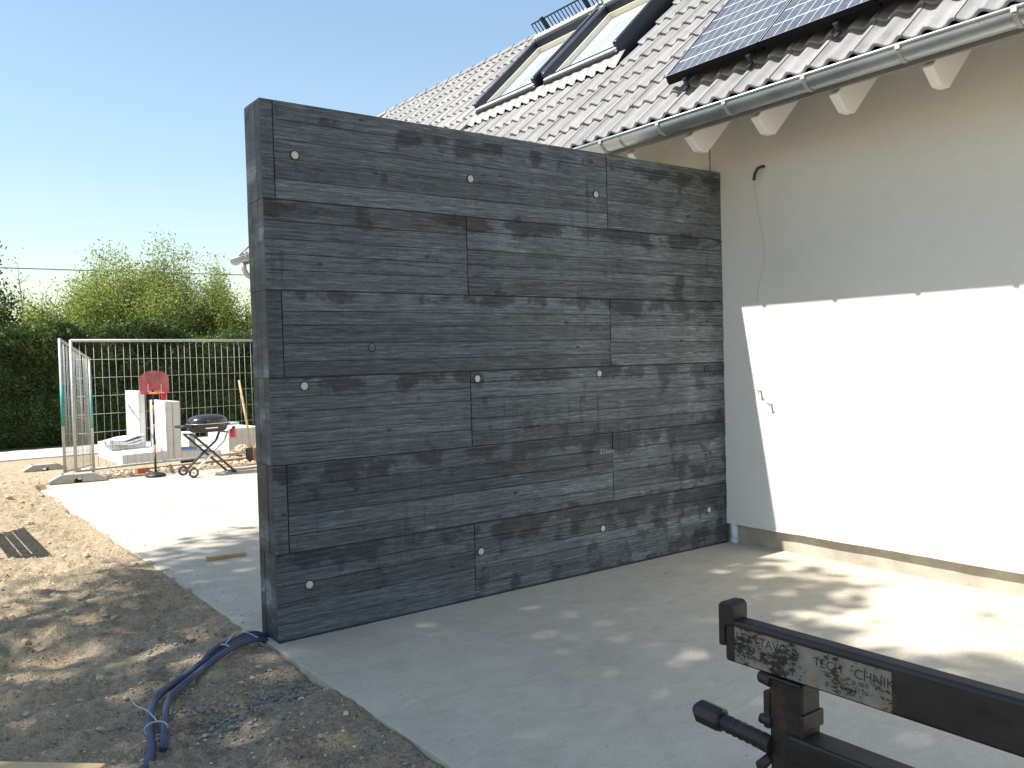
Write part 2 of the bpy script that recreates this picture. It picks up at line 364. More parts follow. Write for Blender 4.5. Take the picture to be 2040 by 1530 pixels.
def mat_board():
    m = NT('clear_red_plastic', 0.25, 0.0, 0.5); p = m.coord('Object'); n = m.noise(p, 9, 3)
    m.col(m.ramp(n, [(0.35, (0.62, 0.07, 0.09)), (0.65, (0.55, 0.20, 0.22))])); m.b.inputs['Alpha'].default_value = 0.72; return m.m
MAT['backboard'] = mat_board()
MAT['red'] = plain('red_plastic', (0.55, 0.03, 0.04), 0.45, 0, 0.06)
MAT['pink'] = plain('faded_red_plastic', (0.60, 0.30, 0.26), 0.5)
MAT['lid'] = plain('grill_lid_enamel', (0.02, 0.022, 0.028), 0.25, 0, 0.1, 8, 0, 0.7)
MAT['brick'] = plain('red_brick', (0.42, 0.16, 0.08), 0.9, 0, 0.2, 20, 0.4, 0.2)
MAT['tyre'] = plain('dusty_rubber', (0.26, 0.17, 0.075), 0.9, 0, 0.25, 12, 0.4, 0.2)
MAT['rubble'] = plain('rubble', (0.52, 0.42, 0.30), 0.95, 0, 0.35, 9, 0.5, 0.2)
MAT['greystone'] = plain('grey_stone', (0.27, 0.25, 0.215), 0.95, 0, 0.35, 9, 0.5, 0.1)
MAT['bark'] = plain('bark', (0.13, 0.10, 0.075), 0.95, 0, 0.25, 20, 0.6, 0.2)
MAT['twig'] = plain('twig_bark', (0.20, 0.175, 0.13), 0.9, 0, 0.2, 20, 0.2, 0.2)
MAT['cable'] = plain('cable_black', (0.03, 0.032, 0.035), 0.7, 0, 0.1, 8, 0)
MAT['pvc'] = plain('white_pvc', (0.62, 0.62, 0.66), 0.45, 0, 0.05)
MAT['pave'] = plain('pale_paving', (0.50, 0.485, 0.45), 0.9, 0, 0.1, 6, 0.3, 0.2)
def mat_leaf(name, c0, c1, trans=0.35):
    m = NT(name, 0.55, 0.0, 0.35); p = m.coord('Position'); n = m.noise(p, 1.7, 3); n2 = m.noise(p, 31, 2)
    f = m.math('ADD', m.math('MULTIPLY', n, 0.55), m.math('MULTIPLY', n2, 0.45))
    c = m.mix(c0, c1, m.ramp(f, [(0.36, 0.0), (0.64, 1.0)])); m.col(c)
    tl = m.new('ShaderNodeBsdfTranslucent'); m.l.new(m.mix(c, (1.5, 1.6, 0.7), 1.0, 'MULTIPLY'), tl.inputs[0]); ms = m.new('ShaderNodeMixShader'); ms.inputs[0].default_value = trans
    m.l.new(m.b.outputs[0], ms.inputs[1]); m.l.new(tl.outputs[0], ms.inputs[2]); m.l.new(ms.outputs[0], m.n['Material Output'].inputs[0]); return m.m
MAT['leaf_hedge'] = mat_leaf('hedge_leaf', (0.016, 0.036, 0.010), (0.10, 0.14, 0.036), 0.3)
MAT['leaf_spring'] = mat_leaf('spring_leaf', (0.15, 0.20, 0.048), (0.30, 0.33, 0.10))
MAT['leaf_grey'] = mat_leaf('pale_leaf', (0.17, 0.21, 0.085), (0.29, 0.32, 0.16))
MAT['leaf_tree'] = mat_leaf('broad_leaf', (0.035, 0.065, 0.018), (0.085, 0.115, 0.03))

def mat_dirt():
    m = NT('bare_dirt', 0.95, 0.0, 0.15); p = m.coord('Position')
    n1 = m.noise(p, 0.6, 5, 0.6); n2 = m.noise(p, 5.5, 6, 0.7); n3 = m.noise(p, 34, 4, 0.7); n4 = m.noise(p, 130, 3, 0.6)
    c = m.ramp(n1, [(0.3, (0.42, 0.325, 0.215)), (0.55, (0.54, 0.435, 0.30)), (0.75, (0.60, 0.50, 0.37))])
    c = m.mix(c, m.ramp(n2, [(0.3, (0.26, 0.20, 0.13)), (0.5, (0.50, 0.405, 0.285)), (0.72, (0.62, 0.525, 0.39))]), 0.55)
    c = m.mix(c, m.ramp(n3, [(0.32, (0.14, 0.11, 0.075)), (0.5, (0.43, 0.35, 0.25)), (0.7, (0.60, 0.52, 0.41))]), 0.42)
    # grey mineral ground near the slab corner
    xs = m.sep(p); dx = m.math('ADD', xs[0], 4.05); dy = m.math('ADD', xs[1], 1.2)
    d = m.math('SQRT', m.math('ADD', m.math('MULTIPLY', dx, dx), m.math('MULTIPLY', m.math('MULTIPLY', dy, dy), 0.30)))
    d = m.math('ADD', d, m.math('MULTIPLY', m.math('SUBTRACT', n2, 0.5), 1.3))
    gm = m.ramp(d, [(0.30, 0.5), (0.95, 0.0)])
    gc = m.ramp(n3, [(0.3, (0.085, 0.085, 0.078)), (0.5, (0.20, 0.19, 0.17)), (0.72, (0.34, 0.32, 0.28))])
    c = m.mix(c, gc, gm)
    lit = m.voro(m.mapping(p, (20, 20, 20)), 1.0); c = m.mix(c, (0.09, 0.062, 0.038), m.ramp(lit, [(0.10, 0.7), (0.17, 0.0)]))
    c = m.mix(c, (1.16, 1.12, 1.03), 1.0, 'MULTIPLY'); m.col(c); b = m.bump(n3, 1.0, 0.045); m.bump(n4, 0.8, 0.014, b); return m.m
MAT['dirt'] = mat_dirt()
def mat_grass():
    m = NT('rough_grass', 0.95, 0, 0.2); p = m.coord('Position'); n = m.noise(p, 0.8, 5); n2 = m.noise(p, 12, 4)
    c = m.mix(m.ramp(n, [(0.3, (0.06, 0.08, 0.025)), (0.7, (0.12, 0.13, 0.045))]), m.ramp(n2, [(0.3, (0.05, 0.06, 0.02)), (0.7, (0.14, 0.14, 0.06))]), 0.5)
    m.col(c); m.bump(n2, 0.6, 0.03); return m.m
MAT['grass'] = mat_grass()

# ------------------------------------------------------------------ ground
XE = -3.85          # left edge of the slab
SLAB_END = 8.05
def ground_z(x, y):
    x = np.asarray(x, float); y = np.asarray(y, float)
    down = np.clip((y-8.7)/3.6, 0, 1); down = down*down*(3-2*down)
    z = -0.28*down
    near = np.clip((y-0.2)/2.2, 0, 1)                        # ground lies lower than the slab near the viewer
    left = (1-np.clip((x-XE)/0.4, 0, 1))
    z = z+(-0.016*(1-near)-0.006*near)*left*(1-down)
    act = np.clip((14-np.abs(y-3))/4, 0, 1)*np.clip((14-np.abs(x+6))/4, 0, 1)
    b = (fbm(x*0.55+3, y*0.55, 4)-0.5)*0.16*np.clip((XE-x)/1.2+0.25, 0.12, 1)
    rid = np.abs(fbm(x*1.5+31, y*2.9+5, 4)-0.5)*2
    b = b+(0.30-rid)*0.105+(fbm(x*5+2, y*11+8, 3)-0.5)*0.060+(vnoise(x*15, y*19)-0.5)*0.024+np.maximum(0, vnoise(x*23+5, y*23)-0.70)*0.085+(vnoise(x*37, y*37)-0.5)*0.010
    fade = np.clip((XE-x)/0.35+0.35, 0.25, 1)
    z = z+b*act*fade
    # grooves along the slab edge, dirt pushed over it farther back
    wob = (fbm(x*0+4.2, y*1.7, 3)-0.5)*(0.07+0.17*near)+0.03*near
    e = np.clip((x-(XE+wob))/0.10, 0, 1)
    inside = (y < 8.66) & (x > XE-0.2)
    z = np.where(inside, z*(1-e)+e*(-0.16), z)
    z = np.where(inside & (e <= 0), np.minimum(z, 0.05), z)
    # pits of gravel near the slab corner
    for (cx, cy, rr, dd) in ((-4.36, -0.72, 0.26, 0.07), (-4.02, -0.60, 0.20, 0.05), (-4.15, 0.55, 0.3, 0.06)):
        r2 = ((x-cx)**2+(y-cy)**2)/rr**2; z = z-dd*np.exp(-r2*1.2)
    # house stands on firm ground
    z = np.where(x > 0.05, np.minimum(z, -0.10), z)
    return z
def spaced(lo, f0, f1, hi, step, grow=1.35):
    mid = list(np.arange(f0, f1+1e-6, step)); a = []; v = f0; s = step
    while v > lo: s *= grow; v -= s; a.append(v)
    b = []; v = mid[-1]; s = step
    while v < hi: s *= grow; v += s; b.append(v)
    return np.array(a[::-1]+mid+b)
gx = spaced(-700, -7.2, -3.55, 700, 0.022); gy = spaced(-700, -2.6, 9.6, 700, 0.030)
GX, GY = np.meshgrid(gx, gy, indexing='ij'); GZ = ground_z(GX, GY)
nx, ny = len(gx), len(gy)
me = bpy.data.meshes.new('ground')
V = np.stack([GX, GY, GZ], -1).reshape(-1, 3)
ii, jj = np.meshgrid(np.arange(nx-1), np.arange(ny-1), indexing='ij'); a = (ii*ny+jj).ravel()
F = np.stack([a, a+ny, a+ny+1, a+1], -1)
me.vertices.add(len(V)); me.vertices.foreach_set('co', V.ravel()); me.loops.add(F.size); me.loops.foreach_set('vertex_index', F.ravel())
me.polygons.add(len(F)); me.polygons.foreach_set('loop_start', np.arange(0, F.size, 4)); me.polygons.foreach_set('loop_total', np.full(len(F), 4))
me.polygons.foreach_set('use_smooth', np.ones(len(F), bool)); me.materials.append(MAT['dirt']); me.update(calc_edges=True)
tag(link('ground', me), kind='structure')
def gz(x, y): return float(ground_z(np.array([x]), np.array([y]))[0])

b = MB(); b.box((XE, -7.0, -0.14), (0.06, SLAB_END, 0.0)); tag(b.build('concrete_slab', MAT['slab'], None, 0.006), kind='structure')
b = MB(); b.box((XE+0.15, SLAB_END+0.006, -0.16), (0.0, 8.66, -0.012)); tag(b.build('slab_border', MAT['slab'], None, 0.006), kind='structure')
b = MB(); b.box((-30, 15.9, -0.5), (30, 18.4, -0.275)); tag(b.build('pavement', MAT['pave'], None, 0.01), kind='structure')
b = MB(); b.box((-30, 15.75, -0.5), (30, 15.896, -0.255)); tag(b.build('kerb', MAT['foot_conc'], None, 0.01), kind='structure')
b = MB(); b.box((-300, 18.41, -0.6), (300, 620, -0.262)); tag(b.build('meadow', MAT['grass']), kind='structure')

# ------------------------------------------------------------------ dark concrete wall
WL, WT, WH = 3.81, 0.25, 3.0
cw = empty('concrete_wall', (-WL/2, WT/2, 0))
tag(cw, 'tall dark grey board-marked concrete wall with round tie plugs, joined to the house', 'wall')
def wpart(mb, name, mat, parent=cw, bevel=0.0):
    o = mb.build(name, mat, parent, bevel)
    if parent is cw: o.matrix_parent_inverse = Matrix.Translation((WL/2, -WT/2, 0))
    return o
rng = random.Random(11)
m = MB(); m.box((-WL+0.006, 0.006, -0.05), (0.0, WT, WH-0.006)); wpart(m, 'core', MAT['joint'])
HJ = [0.0, 0.487, 0.985, 1.470, 1.957, 2.458, WH]
VJ = {0: [-2.485], 1: [-3.73, -1.255], 2: [-2.483], 3: [-3.725, -1.25], 4: [-2.48], 5: [-3.74, -1.25]}
G = 0.0034
for ci in range(6):
    z0, z1 = HJ[ci], HJ[ci+1]; edges = [-WL]+VJ[ci]+[0.0]
    for k in range(len(edges)-1):
        x0, x1 = edges[k], edges[k+1]
        a0 = x0+(0 if k == 0 else G); a1 = x1-(0 if k == len(edges)-2 else G)
        m = MB(); m.box((a0, 0.003, z0+(G if ci else 0)), (a1, 0.007, z1-G if ci < 5 else z1))
        pan = wpart(m, 'formwork_panel', MAT['joint'])
        # boards pressed into this panel
        nb = 5 if (x1-x0) > 0.2 else 1
        cuts = [0]+[(i+1)/nb+(rng.uniform(-0.05, 0.05) if i < nb-1 else 0) for i in range(nb)]
        for i in range(nb):
            zb0 = z0+(z1-z0)*cuts[i]; zb1 = z0+(z1-z0)*cuts[i+1]
            zb0 += G if (i == 0 and ci) else (0.0014 if i else 0.0); zb1 -= (G if (i == nb-1 and ci < 5) else 0.0014)
            d = rng.uniform(-0.0034, 0.0018)
            # long edge slightly wavy: 10 stations
            ns = 14 if x1-x0 > 0.2 else 2
            vs = []; 
            for s in range(ns+1):
                xx = a0+(a1-a0)*s/ns; w0 = rng.uniform(-0.0010, 0.0010) if 0 < s < ns else 0; w1 = rng.uniform(-0.0010, 0.0010) if 0 < s < ns else 0
                dd = d+rng.uniform(-0.0005, 0.0005)
                vs += [(xx, 0.003, zb0+w0), (xx, dd, zb0+0.0015+w0), (xx, dd, zb1-0.0015+w1), (xx, 0.003, zb1+w1)]
            fs = []
            for s in range(ns):
                for q in range(3): fs.append((s*4+q, (s+1)*4+q, (s+1)*4+q+1, s*4+q+1))
            fs += [(0, 1, 2, 3), (ns*4+3, ns*4+2, ns*4+1, ns*4)]
            mm = MB(); mm.add(vs, fs); mm.build('board_imprint', MAT['wall'], pan)
# free end: upright boards in six lifts
for ci in range(6):
    z0, z1 = HJ[ci]+(0.001 if ci else 0), HJ[ci+1]-(0.001 if ci < 5 else 0)
    for (y0, y1) in ((0.010, 0.086), (0.0885, 0.174), (0.1765, 0.246)):
        d = rng.uniform(-0.0012, 0.0012); m = MB(); m.box((-WL+d, y0, z0), (-WL+0.010, y1, z1)); wpart(m, 'end_board_imprint', MAT['wall_end'], cw, 0.0015)
# coping edge: narrow chamfer strip
m = MB(); m.prism([(-WL+0.004, 0.012, WH-0.004), (-WL+0.004, 0.020, WH+0.006), (-WL+0.004, WT-0.012, WH+0.006), (-WL+0.004, WT-0.004, WH-0.004)][::-1], (WL-0.004, 0, 0)); wpart(m, 'top_edge', MAT['wall'])
# tie holes
plug_me = None
for (x, z, filled) in ((-3.62, 2.71, 1), (-2.44, 2.70, 1), (-1.36, 2.70, 1), (-3.61, 1.42, 1), (-2.43, 1.42, 1), (-1.37, 1.42, 1), (-0.22, 1.42, 0), (-3.62, 0.295, 1), (-2.44, 0.30, 1), (-1.37, 0.30, 1), (-0.22, 0.29, 1), (-3.18, 1.63, 0)):
    m = MB(); M = axis_M((x, -0.002, z), (0, -1, 0))
    m.lathe([(0.0225, -0.004), (0.0225, 0.0035), (0.027, 0.0035), (0.0285, -0.004)], 20, M)
    ring = wpart(m, 'tie_hole_ring', MAT['joint'])
    m = MB(); m.lathe([(0.0, 0.0045), (0.019, 0.0045), (0.0225, 0.002), (0.0225, -0.004)], 20, M); m.build('tie_hole_plug', MAT['plug'] if filled else MAT['wall'], ring)
# chalk scribble near the joint (as far as it can be read)
def text_part(txt, size, mat, M, parent, name='lettering', shear=0.0, depth=0.0, align='LEFT'):
    cu = bpy.data.curves.new(name, 'FONT'); cu.body = txt; cu.size = size; cu.shear = shear; cu.extrude = depth; cu.align_x = align; cu.resolution_u = 3
    t = bpy.data.objects.new(name, cu); col.objects.link(t); bpy.context.view_layer.update()
    dg = bpy.context.evaluated_depsgraph_get(); mesh = bpy.data.meshes.new_from_object(t.evaluated_get(dg)); bpy.data.objects.remove(t); bpy.data.curves.remove(cu)
    mesh.transform(M); mesh.materials.clear(); mesh.materials.append(mat); o = link(name, mesh, parent); return o
Mf = Matrix(((1, 0, 0, -1.385), (0, 0, -1, -0.0045), (0, 1, 0, 0.842), (0, 0, 0, 1)))
t = text_part('03,bunc', 0.045, MAT['chalk'], Mf, cw, 'chalk_writing', 0.2); t.matrix_parent_inverse = Matrix.Translation((WL/2, -WT/2, 0))
# foot bead of spilled grout
m = MB(); pts = [(-WL+0.1*i, -0.004, 0.004) for i in range(39)]
m.tube(pts, [rng.uniform(0.004, 0.010) for _ in pts], 6); wpart(m, 'grout_bead', MAT['joint'])

# ------------------------------------------------------------------ house
PT = R(44.5); cP, sP = math.cos(PT), math.sin(PT)
EX, EZ, EV = -0.766, 3.293, 0.426            # lower tile edge, one joint
GA = 0.3462; TW = 0.30
VN, VF = -6.6, 9.05                            # near and far gable
RX = EX+3.78*cP; RZ = EZ+3.78*sP
house = empty('house', (1.9, 1.2, 0)); tag(house, 'white rendered house with grey wavy tiled roof, zinc gutter and two roof windows', 'house')
HI = Matrix.Translation((-1.9, -1.2, 0))
def hpart(mb, name, mat, parent=house, bevel=0.0):
    o = mb.build(name, mat, parent, bevel)
    if parent is house: o.matrix_parent_inverse = HI
    return o
def roofM(s, v, off=0.0):
    """local x = -y world (to the right along the eaves), local y = up the slope, local z = outward normal"""
    n = Vector((-sP, 0, cP)); up = Vector((cP, 0, sP)); o = Vector((EX, v, EZ))+up*s+n*off
    return Matrix(((0, up.x, n.x, o.x), (-1, up.y, n.y, o.y), (0, up.z, n.z, o.z), (0, 0, 0, 1)))
WR = 2*RX                                        # rear wall x
topz = EZ-0.16+(0.0-EX)*math.tan(PT)-0.05
m = MB(); m.prism([(0, VN, 0.16), (WR, VN, 0.16), (WR, VN, topz), (RX, VN, RZ-0.28), (0, VN, topz)], (0, VF-0.35-VN, 0)); hpart(m, 'wall', MAT['stucco'])
m = MB(); m.box((0.045, VN+0.04, -0.12), (WR-0.045, VF-0.39, 0.1595)); hpart(m, 'plinth', MAT['plinth'])
m = MB(); pts = [(0.0+rng.uniform(-0.003, 0.004), VN+0.12*i, 0.16+rng.uniform(-0.004, 0.003)) for i in range(int((VF-0.4-VN)/0.12))]
m.tube(pts, 0.008, 6); hpart(m, 'render_drip_edge', MAT['stucco'])
m = MB(); m.box((-0.0025, 0.098, 2.9), (0.01, 0.104, topz)); hpart(m, 'render_joint', MAT['joint'])
# roof decks
m = MB(); M = roofM(0, 0); 
m.box((-VF, 0.03, -0.135), (-VN, 3.70, -0.105), M); roof = hpart(m, 'roof', MAT['deck'])
m = MB(); m.prism([(RX, VN, RZ-0.10), (WR+0.75, VN, RZ-0.10-(WR+0.75-RX)*math.tan(PT)), (WR+0.75, VN, RZ-(WR+0.75-RX)*math.tan(PT)), (RX, VN, RZ)], (0, VF-VN, 0)); hpart(m, 'rear_roof', MAT['tile'])
# verge boards
for v in (VN-0.02, VF):
    m = MB(); m.box((-v-0.012, 0.0, -0.17), (-v+0.012, 3.78, 0.03), M); hpart(m, 'verge_board', MAT['deck'])
# underlay battens (dark, seen under the panel edge)
m = MB(); m.box((-VF+0.05, -0.010, -0.104), (-VN-0.05, 3.68, -0.060), M); hpart(m, 'roof_underlay', MAT['black_plastic'], roof)
# rafters
raf = None
def rafter_mesh():
    m = MB(); w = 0.060; zb = 3.035
    # profile in x-z : tail cut, flat foot, underside up to beyond the wall
    L = 0.75
    poly = [(-0.61, zb), (-0.52, zb), (-0.52+L, zb+L*math.tan(PT))]
    top = lambda x: EZ-0.148/cP+(x-EX)*math.tan(PT)
    # top line of rafter
    poly += [(-0.52+L, top(-0.52+L)-0.01)]
    # square cut from foot up to the top line
    t = 0.0; px, pz = -0.61, zb
    while pz < top(px)-0.012: px -= 0.002; pz += 0.002*0.9
    poly += [(px, pz)]
    return m, [(x, 0, z) for x, z in poly], w
m, poly, w = rafter_mesh(); m.prism(poly, (0, w, 0)); rme = m.mesh('rafter', MAT['white_wood'])
v = VN+0.3; vs_list = [-0.32-0.595*k for k in range(-16, 11)]
for v in vs_list:
    if VN < v < VF-0.2:
        o = link('rafter', rme, house); o.location = (0, v, 0); o.matrix_parent_inverse = HI
        bv = o.modifiers.new('bevel', 'BEVEL'); bv.width = 0.003; bv.segments = 1
# eaves boards between rafters and dark drip board under the gutter
m = MB(); m.box((-0.742, VN, 3.150), (-0.718, VF, 3.262)); hpart(m, 'eaves_board', MAT['lead_apron'])
# tiles
def tile_mesh():
    NSEG = 14; L = 0.400; W = TW-0.0045; A = 0.038; TH = 0.027; LI = 0.036
    def h(u):
        ph = (u/0.15) % 1.0; c = 0.5+0.5*math.cos(2*math.pi*(ph-0.86)); return A*(c**1.45)
    vs = []; fs = []; us = [W*i/NSEG for i in range(NSEG+1)]
    for u in us:
        hh = h(u)
        vs += [(u, 0.006, hh+LI-TH), (u, 0.0, hh+LI-0.012), (u, 0.003, hh+LI-0.003), (u, 0.012, hh+LI), (u, L, hh+0.004)]
    for i in range(NSEG):
        for q in range(4): fs.append((i*5+q, (i+1)*5+q, (i+1)*5+q+1, i*5+q+1))
    m = MB(); m.add(vs, fs, True)
    # side lips
    m.add([(0, 0.0, h(0)+LI-0.03), (0, 0, h(0)+LI-0.004), (0, L, h(0)+0.002), (0, L, h(0)-0.018)], [(0, 1, 2, 3)])
    m.add([(W, 0.0, h(W)+LI-0.03), (W, 0, h(W)+LI-0.004), (W, L, h(W)+0.002), (W, L, h(W)-0.018)], [(3, 2, 1, 0)])
    return m
tm = tile_mesh(); tme = tm.mesh('tile', MAT['tile'])
tme_nc = tm
# skylights on the slope: (v right, v left, s bottom, s top)
SKY = [(1.44, 2.60, 1.56, 2.98), (2.72, 3.88, 1.56, 2.98)]
PAN = [(-0.865, -0.025), (-1.72, -0.88), (-2.575, -1.735)]
cands = []
r0 = np.array(CAM)
for row in range(0, 11):
    for k in range(-31, 24):
        vj = EV-k*TW          # left joint (far side) of the tile: tile spans vj .. vj-TW
        if vj-TW < VN-0.05 or vj > VF+0.05: continue
        s = row*GA; 
        if any(vj-TW < vl+0.0 and vj > vr-0.0 and s+0.30 > sb-0.10 and s < st-0.03 and (vj-TW/2 > vr-0.06 and vj-TW/2 < vl+0.06) and (s > sb-0.25) for (vr, vl, sb, st) in SKY): continue
        c = roofM(s+0.17, vj-TW/2) @ Vector((0, 0, 0)); d = (c-CAM).length
        # hidden ones rank last: under panels, out of frame to the right
        hid = (s > 0.40 and vj < 0.02 and vj > -3.5) or vj < -2.75 or (vj > 6.3 and s < 2.2)
        cands.append((hid, d, row, vj))
cands.sort()
far = MB(); cnt = 0
for (hid, d, row, vj) in cands:
    M = roofM(row*GA, vj, rng.uniform(-0.002, 0.002))
    M = M @ Matrix.Rotation(rng.uniform(-0.004, 0.004), 4, 'Z') @ Matrix.Translation((0.002, rng.uniform(-0.004, 0.004), -0.022))
    if cnt < 300 and not hid:
        o = link('roof_tile', tme, roof); o.matrix_basis = M; cnt += 1
    else:
        far.add([M @ Vector(v) for v in tm.v], tm.f, True)
if far.v: tag(far.build('roof_tiles', MAT['tile'], roof), kind='stuff')
# ridge caps: half round, low
capm = MB(); prof = [(-0.115*math.cos(a), 0.085*math.sin(a)) for a in [math.pi*i/8 for i in range(9)]]
cv = []; 
for yy, gr in ((0, 1.06), (0.38, 0.96)):
    for (px, pz) in prof: cv.append((px*gr, yy, pz*gr-0.05))
capm.add(cv, [(i, i+9, i+10, i+1) for i in range(8)], True); capme = capm.mesh('ridge_cap', MAT['tile'])
yy = VN
while yy < VF-0.1:
    o = link('ridge_cap', capme, house); o.location = (RX, yy, RZ-0.01); o.matrix_parent_inverse = HI; yy += 0.335
# gutter
GXc, GZc, GR = -0.826, 3.230, 0.076
m = MB(); prof = []
for i in range(13):
    a = math.pi*i/12; prof.append((GXc-GR*math.cos(a), GZc-GR*math.sin(a)))
inner = [(GXc-(GR-0.002)*math.cos(math.pi*i/12), GZc-(GR-0.002)*math.sin(math.pi*i/12)) for i in range(13)]
loop = prof+inner[::-1]; n = len(loop)
vs = [(x, VN-0.1, z) for x, z in loop]+[(x, VF+0.06, z) for x, z in loop]
m.add(vs, [(i, (i+1) % n, n+(i+1) % n, n+i) for i in range(n)], True)
gut = hpart(m, 'gutter', MAT['zinc'])
m = MB(); m.tube([(GXc-GR-0.003, VN-0.1, GZc+0.004), (GXc-GR-0.003, VF+0.06, GZc+0.004)], 0.0085, 10); m.build('gutter_bead', MAT['zinc'], gut)
for v in (VN-0.1, VF+0.06):
    m = MB(); m.prism([(x, v, z) for x, z in prof], (0, 0.002, 0)); m.build('gutter_end_cap', MAT['zinc'], gut)
bm_ = MB()
ring = [(GXc-(GR+0.0010)*math.cos(math.pi*i/14), GZc-(GR+0.0025)*math.sin(math.pi*i/14)) for i in range(15)]
ro = [(GXc-(GR+0.0035)*math.cos(math.pi*i/14), GZc-(GR+0.006)*math.sin(math.pi*i/14)) for i in range(15)]
for i in range(14):
    bm_.add([(ring[i][0], -0.013, ring[i][1]), (ro[i][0], -0.013, ro[i][1]), (ro[i+1][0], -0.013, ro[i+1][1]), (ring[i+1][0], -0.013, ring[i+1][1]),
             (ring[i][0], 0.013, ring[i][1]), (ro[i][0], 0.013, ro[i][1]), (ro[i+1][0], 0.013, ro[i+1][1]), (ring[i+1][0], 0.013, ring[i+1][1])],
            [(0, 1, 2, 3), (7, 6, 5, 4), (1, 5, 6, 2), (0, 3, 7, 4)])
bm_.box((GXc-GR-0.0125, -0.015, GZc-0.022), (GXc-GR-0.009, 0.015, GZc+0.0125)); bm_.tube([(GXc-GR-0.003, 0, GZc-0.026), (GXc-GR+0.006, 0, GZc-0.030)], 0.008, 8)
bme = bm_.mesh('bracket', MAT['galv'])
for v in [-2.62-0.61*k for k in range(1, 6)]+[-2.62+0.61*k for k in range(0, 19)]:
    o = link('bracket', bme, gut); o.location = (0, v, 0)
# seam sleeve
m = MB()
for i in range(14):
    m.add([(ring[i][0], 0.21, ring[i][1]), (ring[i+1][0], 0.21, ring[i+1][1]), (ring[i+1][0], 0.235, ring[i+1][1]), (ring[i][0], 0.235, ring[i][1])], [(0, 1, 2, 3)], True)
m.build('gutter_seam', MAT['lead_apron'], gut)
# downpipe near the far end: white swan neck
m = MB(); m.tube([(GXc, 8.72, GZc-0.07), (GXc, 8.72, GZc-0.17), (GXc+0.05, 8.72, GZc-0.26), (-0.16, 8.72, GZc-0.62), (-0.085, 8.72, GZc-0.75), (-0.085, 8.72, 0.1)], 0.043, 12); hpart(m, 'downpipe', MAT['galv'])
# roof windows
RAISE = 0.180
for (vr, vl, sb, st) in SKY:
    M = roofM(0, 0); fr = 0.062
    xl, xr = -vl, -vr
    def frame_ring(m, x0, x1, y0, y1, t, z0, z1):
        m.box((x0, y0, z0), (x0+t, y1, z1), M); m.box((x1-t, y0, z0), (x1, y1, z1), M)
        m.box((x0+t, y0, z0), (x1-t, y0+t, z1), M); m.box((x0+t, y1-t, z0), (x1-t, y1, z1), M)
    m = MB()
    m.box((xl, sb+0.05, -0.02), (xl+fr, st, RAISE), M); m.box((xr-fr, sb+0.05, -0.02), (xr, st, RAISE), M)
    m.box((xl+fr, st-fr*1.5, -0.02), (xr-fr, st, RAISE+0.004), M); m.box((xl+0.01, sb, -0.02), (xr-0.01, sb+0.075, 0.105), M)
    win = hpart(m, 'roof_window', MAT['dark_clad'], house, 0.022)
    # light trims along the rim
    m = MB(); m.box((xl+0.004, sb+0.08, RAISE+0.0015), (xl+0.012, st-0.01, RAISE+0.006), M); m.build('side_trim', MAT['alu'], win)
    m = MB(); m.box((xr-0.026, sb+0.08, RAISE+0.0015), (xr-0.018, st-0.01, RAISE+0.006), M); m.build('side_trim', MAT['alu'], win)
    m = MB(); m.box((xl+0.02, st-0.05, RAISE+0.0065), (xr-0.02, st+0.05, RAISE+0.028), M); m.build('head_trim', MAT['cell_back'], win, 0.004)
    # cream inner reveal
    m = MB(); m.box((xl+fr+0.002, sb+0.078, -0.015), (xl+fr+0.024, st-fr*1.5-0.002, RAISE-0.085), M); m.box((xr-fr-0.024, sb+0.078, -0.015), (xr-fr-0.002, st-fr*1.5-0.002, RAISE-0.085), M); m.box((xl+fr+0.024, st-fr*1.5-0.024, -0.015), (xr-fr-0.024, st-fr*1.5-0.002, RAISE-0.085), M); m.build('reveal', MAT['cream'], win)
    m = MB(); m.box((xl+0.03, sb+0.022, 0.106), (xr-0.03, sb+0.064, 0.122), M); m.build('sill_rail', MAT['cell_back'], win, 0.003)
    m = MB(); m.box((xl+fr+0.003, sb+0.0645, 0.100), (xr-fr-0.003, sb+0.0765, 0.132), M); m.build('gasket', MAT['dark_clad'], win)
    m = MB(); m.box((xl+fr+0.024, sb+0.077, 0.012), (xr-fr-0.024, st-fr*1.5-0.024, 0.030), M); m.build('pane', MAT['glass'], win)
    # pleated apron below
    m = MB(); npl = 76; x0, x1 = xl-0.07, xr+0.07; vs = []
    for i in range(npl+1):
        xx = x0+(x1-x0)*i/npl; ph = ((-xx-EV) / 0.15) % 1.0
        hh = 0.040*((0.5+0.5*math.cos(2*math.pi*((1-ph)-0.86)))**1.45)+0.012+(0.009 if i % 2 else 0.0)
        vs += [tuple(M @ Vector((xx, sb-0.16, hh-0.002))), tuple(M @ Vector((xx, sb+0.03, 0.072)))]
    m.add(vs, [(i*2, (i+1)*2, (i+1)*2+1, i*2+1) for i in range(npl)], True); m.build('apron', MAT['lead_apron'], win)
# snow guard grating above the windows
m0 = roofM(3.56, 0); m = MB()
v0, v1 = 2.0, 4.42
for hz in (0.05, 0.225): m.tube([m0 @ Vector((-v1, 0, hz)), m0 @ Vector((-v0, 0, hz))], 0.011, 8)
sg = hpart(m, 'snow_guard', MAT['dark_clad'])
barme = MB().box((-0.005, -0.005, 0.05), (0.005, 0.005, 0.23)).mesh('bar', MAT['dark_clad'])
nb = int((v1-v0)/0.066)
for i in range(nb+1):
    o = link('bar', barme, sg); o.matrix_basis = m0 @ Matrix.Translation((-v1+i*0.066, 0, 0))
m = MB().box((-0.02, -0.02, -0.02), (0.02, 0.02, 0.25)); pme = m.mesh('stay', MAT['dark_clad'])
for v in (4.20, 3.40, 2.55):
    o = link('stay', pme, sg); o.matrix_basis = m0 @ Matrix.Translation((-v, 0, 0))

